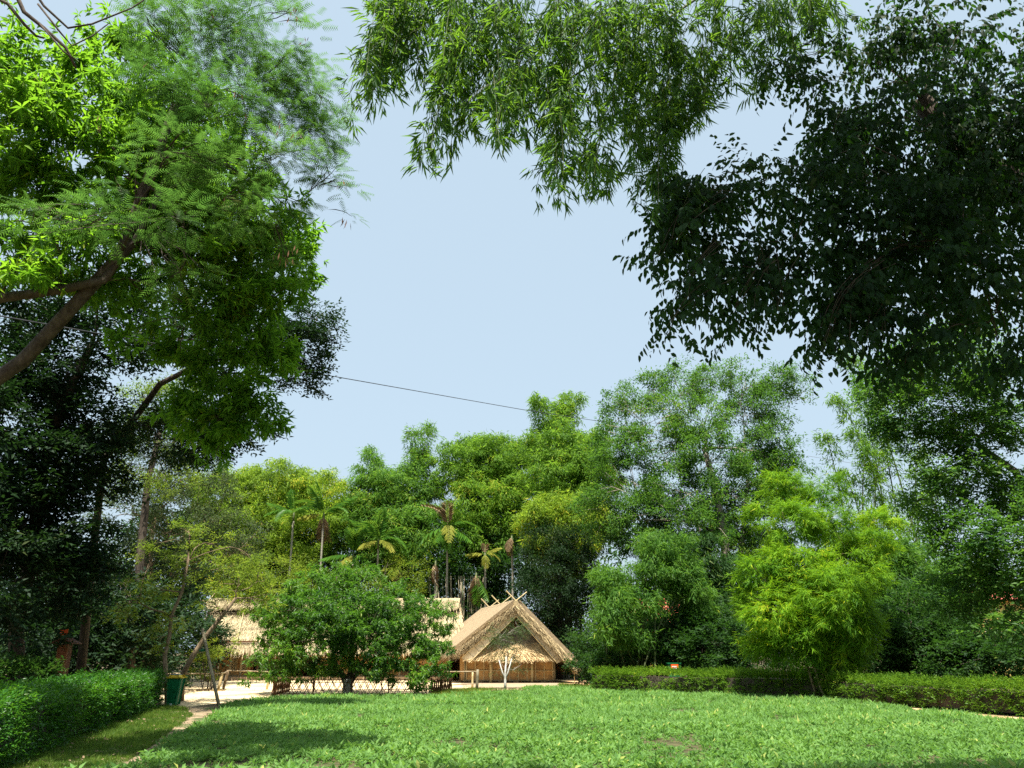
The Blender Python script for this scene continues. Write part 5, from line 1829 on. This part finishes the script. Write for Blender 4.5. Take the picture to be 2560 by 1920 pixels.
hanging(bpy.data.objects['fig_tree'],
        [(1800, 480, 1640, 660, 30, 10, 7.6), (1800, 600, 1690, 760, 25, 9, 7.6), (1900, 640, 1800, 860, 30, 12, 7.6), (1830, 680, 1650, 840, 22, 9, 7.6), (2150, 700, 2060, 900, 28, 14, 7.7),
         (2200, 650, 2020, 870, 25, 10, 7.7), (1950, 620, 1930, 800, 40, 12, 7.7), (2230, 760, 2180, 880, 35, 10, 7.8), (2100, 200, 1960, 190, 20, 8, 8), (2060, 130, 1880, 190, 20, 8, 8), (2150, 260, 2080, 330, 25, 8, 8),
         (2100, 280, 2020, 290, 20, 6, 8), (1830, 480, 1660, 460, 20, 7, 7.6), (1750, 560, 1590, 540, 16, 5, 7.6), (2300, 850, 2250, 930, 40, 8, 7.8)],
        'ficus', 'ficus', 222, 1, .9, .16, .0028, 'bark', 90)

bbm = np.array((9.5, 3.0, 0.0))
ob = thing('overhanging_bamboo', 'bamboo sprays with long narrow leaves hanging from the top edge', 'bamboo', bbm)
mb = MB()
for k, (pts, r) in enumerate((([(2300, -700), (2100, -300), (1780, -30), (1620, 80), (1450, 180), (1330, 260), (1250, 360)], .03), ([(2200, -700), (1800, -250), (1430, -20), (1330, 90), (1290, 180), (1270, 260)], .022),
                              ([(2000, -600), (1500, -200), (1200, -40), (1060, 60), (980, 140)], .022), ([(2300, -600), (2150, -250), (1980, -40), (1850, 100), (1700, 280)], .025))):
    one = MB()
    one.tube([bbm + (k * .15, 0, 0), (bbm[0] - .3, 4.6, 6.5)] + [W(x, y, 9.5 - .28 * j) for j, (x, y) in enumerate(pts)],
             [r * 1.4, r * 1.3] + [r * (1 - .13 * j) for j in range(len(pts))], 7)
    one.build('culm', M['culm'], ob, True)
hanging(ob,
        [(1020, -60, 900, 300, 46, 13, 8), (980, -40, 930, 200, 46, 10, 8), (1000, 60, 880, 200, 34, 6, 8), (1060, 0, 1000, 230, 51, 12, 8), (1180, 60, 1075, 420, 51, 15, 8), (1150, -20, 1110, 260, 57, 13, 8.2),
         (1250, -40, 1200, 250, 69, 15, 8.2), (1330, 0, 1250, 330, 63, 15, 8), (1300, 160, 1230, 400, 46, 11, 7.8), (1420, 200, 1370, 500, 43, 14, 7.8), (1400, 0, 1360, 330, 69, 17, 8), (1500, -20, 1450, 300, 69, 16, 8),
         (1520, 260, 1450, 520, 36, 9, 7.8), (1480, 380, 1530, 500, 34, 6, 7.8), (1600, -20, 1560, 280, 69, 16, 8), (1620, 250, 1590, 380, 40, 7, 7.9), (1680, 200, 1620, 560, 51, 17, 7.8), (1700, 0, 1680, 260, 69, 17, 8),
         (1760, 100, 1740, 310, 46, 10, 8), (1820, -20, 1800, 230, 63, 13, 8.1), (1920, -30, 1930, 130, 69, 12, 8.2), (1960, 60, 1900, 240, 34, 6, 8), (2040, -40, 2040, 120, 69, 11, 8.2), (1690, 420, 1680, 640, 32, 6, 7.7),
         (1600, 100, 1520, 330, 69, 12, 8.3), (1250, 200, 1150, 330, 57, 9, 8)],
        'bamboo', 'bamtop', 231, 0, 1.15, .135, .0035, 'culm', 290)
print('TRIS', sum(len(o.data.polygons) for o in bpy.data.objects if o.type == 'MESH'), 'OBJ', len(bpy.data.objects))

rl = np.random.default_rng(61)
mb = MB()
for poly, cnt in ((path_poly, 260), (lawn_poly, 420), (yard_poly, 900)):
    xs, ys = [p[0] for p in poly], [p[1] for p in poly]
    x, y = rl.uniform(min(xs), max(xs), cnt * 4), rl.uniform(min(ys), max(ys), cnt * 4)
    k = in_poly(x, y, poly)
    for a, b in list(zip(x[k], y[k]))[:cnt]:
        p = np.array((a, b, .02 + rl.random() * .03))
        w = rl.uniform(0, 6.28)
        d, e = np.array((cos(w), sin(w), rl.normal(0, .3))) * rl.uniform(.04, .08), np.array((-sin(w), cos(w), rl.normal(0, .3))) * .025
        mb.add([p, p + d * .5 + e, p + d, p + d * .5 - e], [(0, 1, 2, 3)], float(rl.random()))
o = mb.build('fallen_leaves', M['palmdry'])
tag(o, 'scattered brown fallen leaves on the path, lawn strip and yard', 'fallen leaves', None, 'stuff')
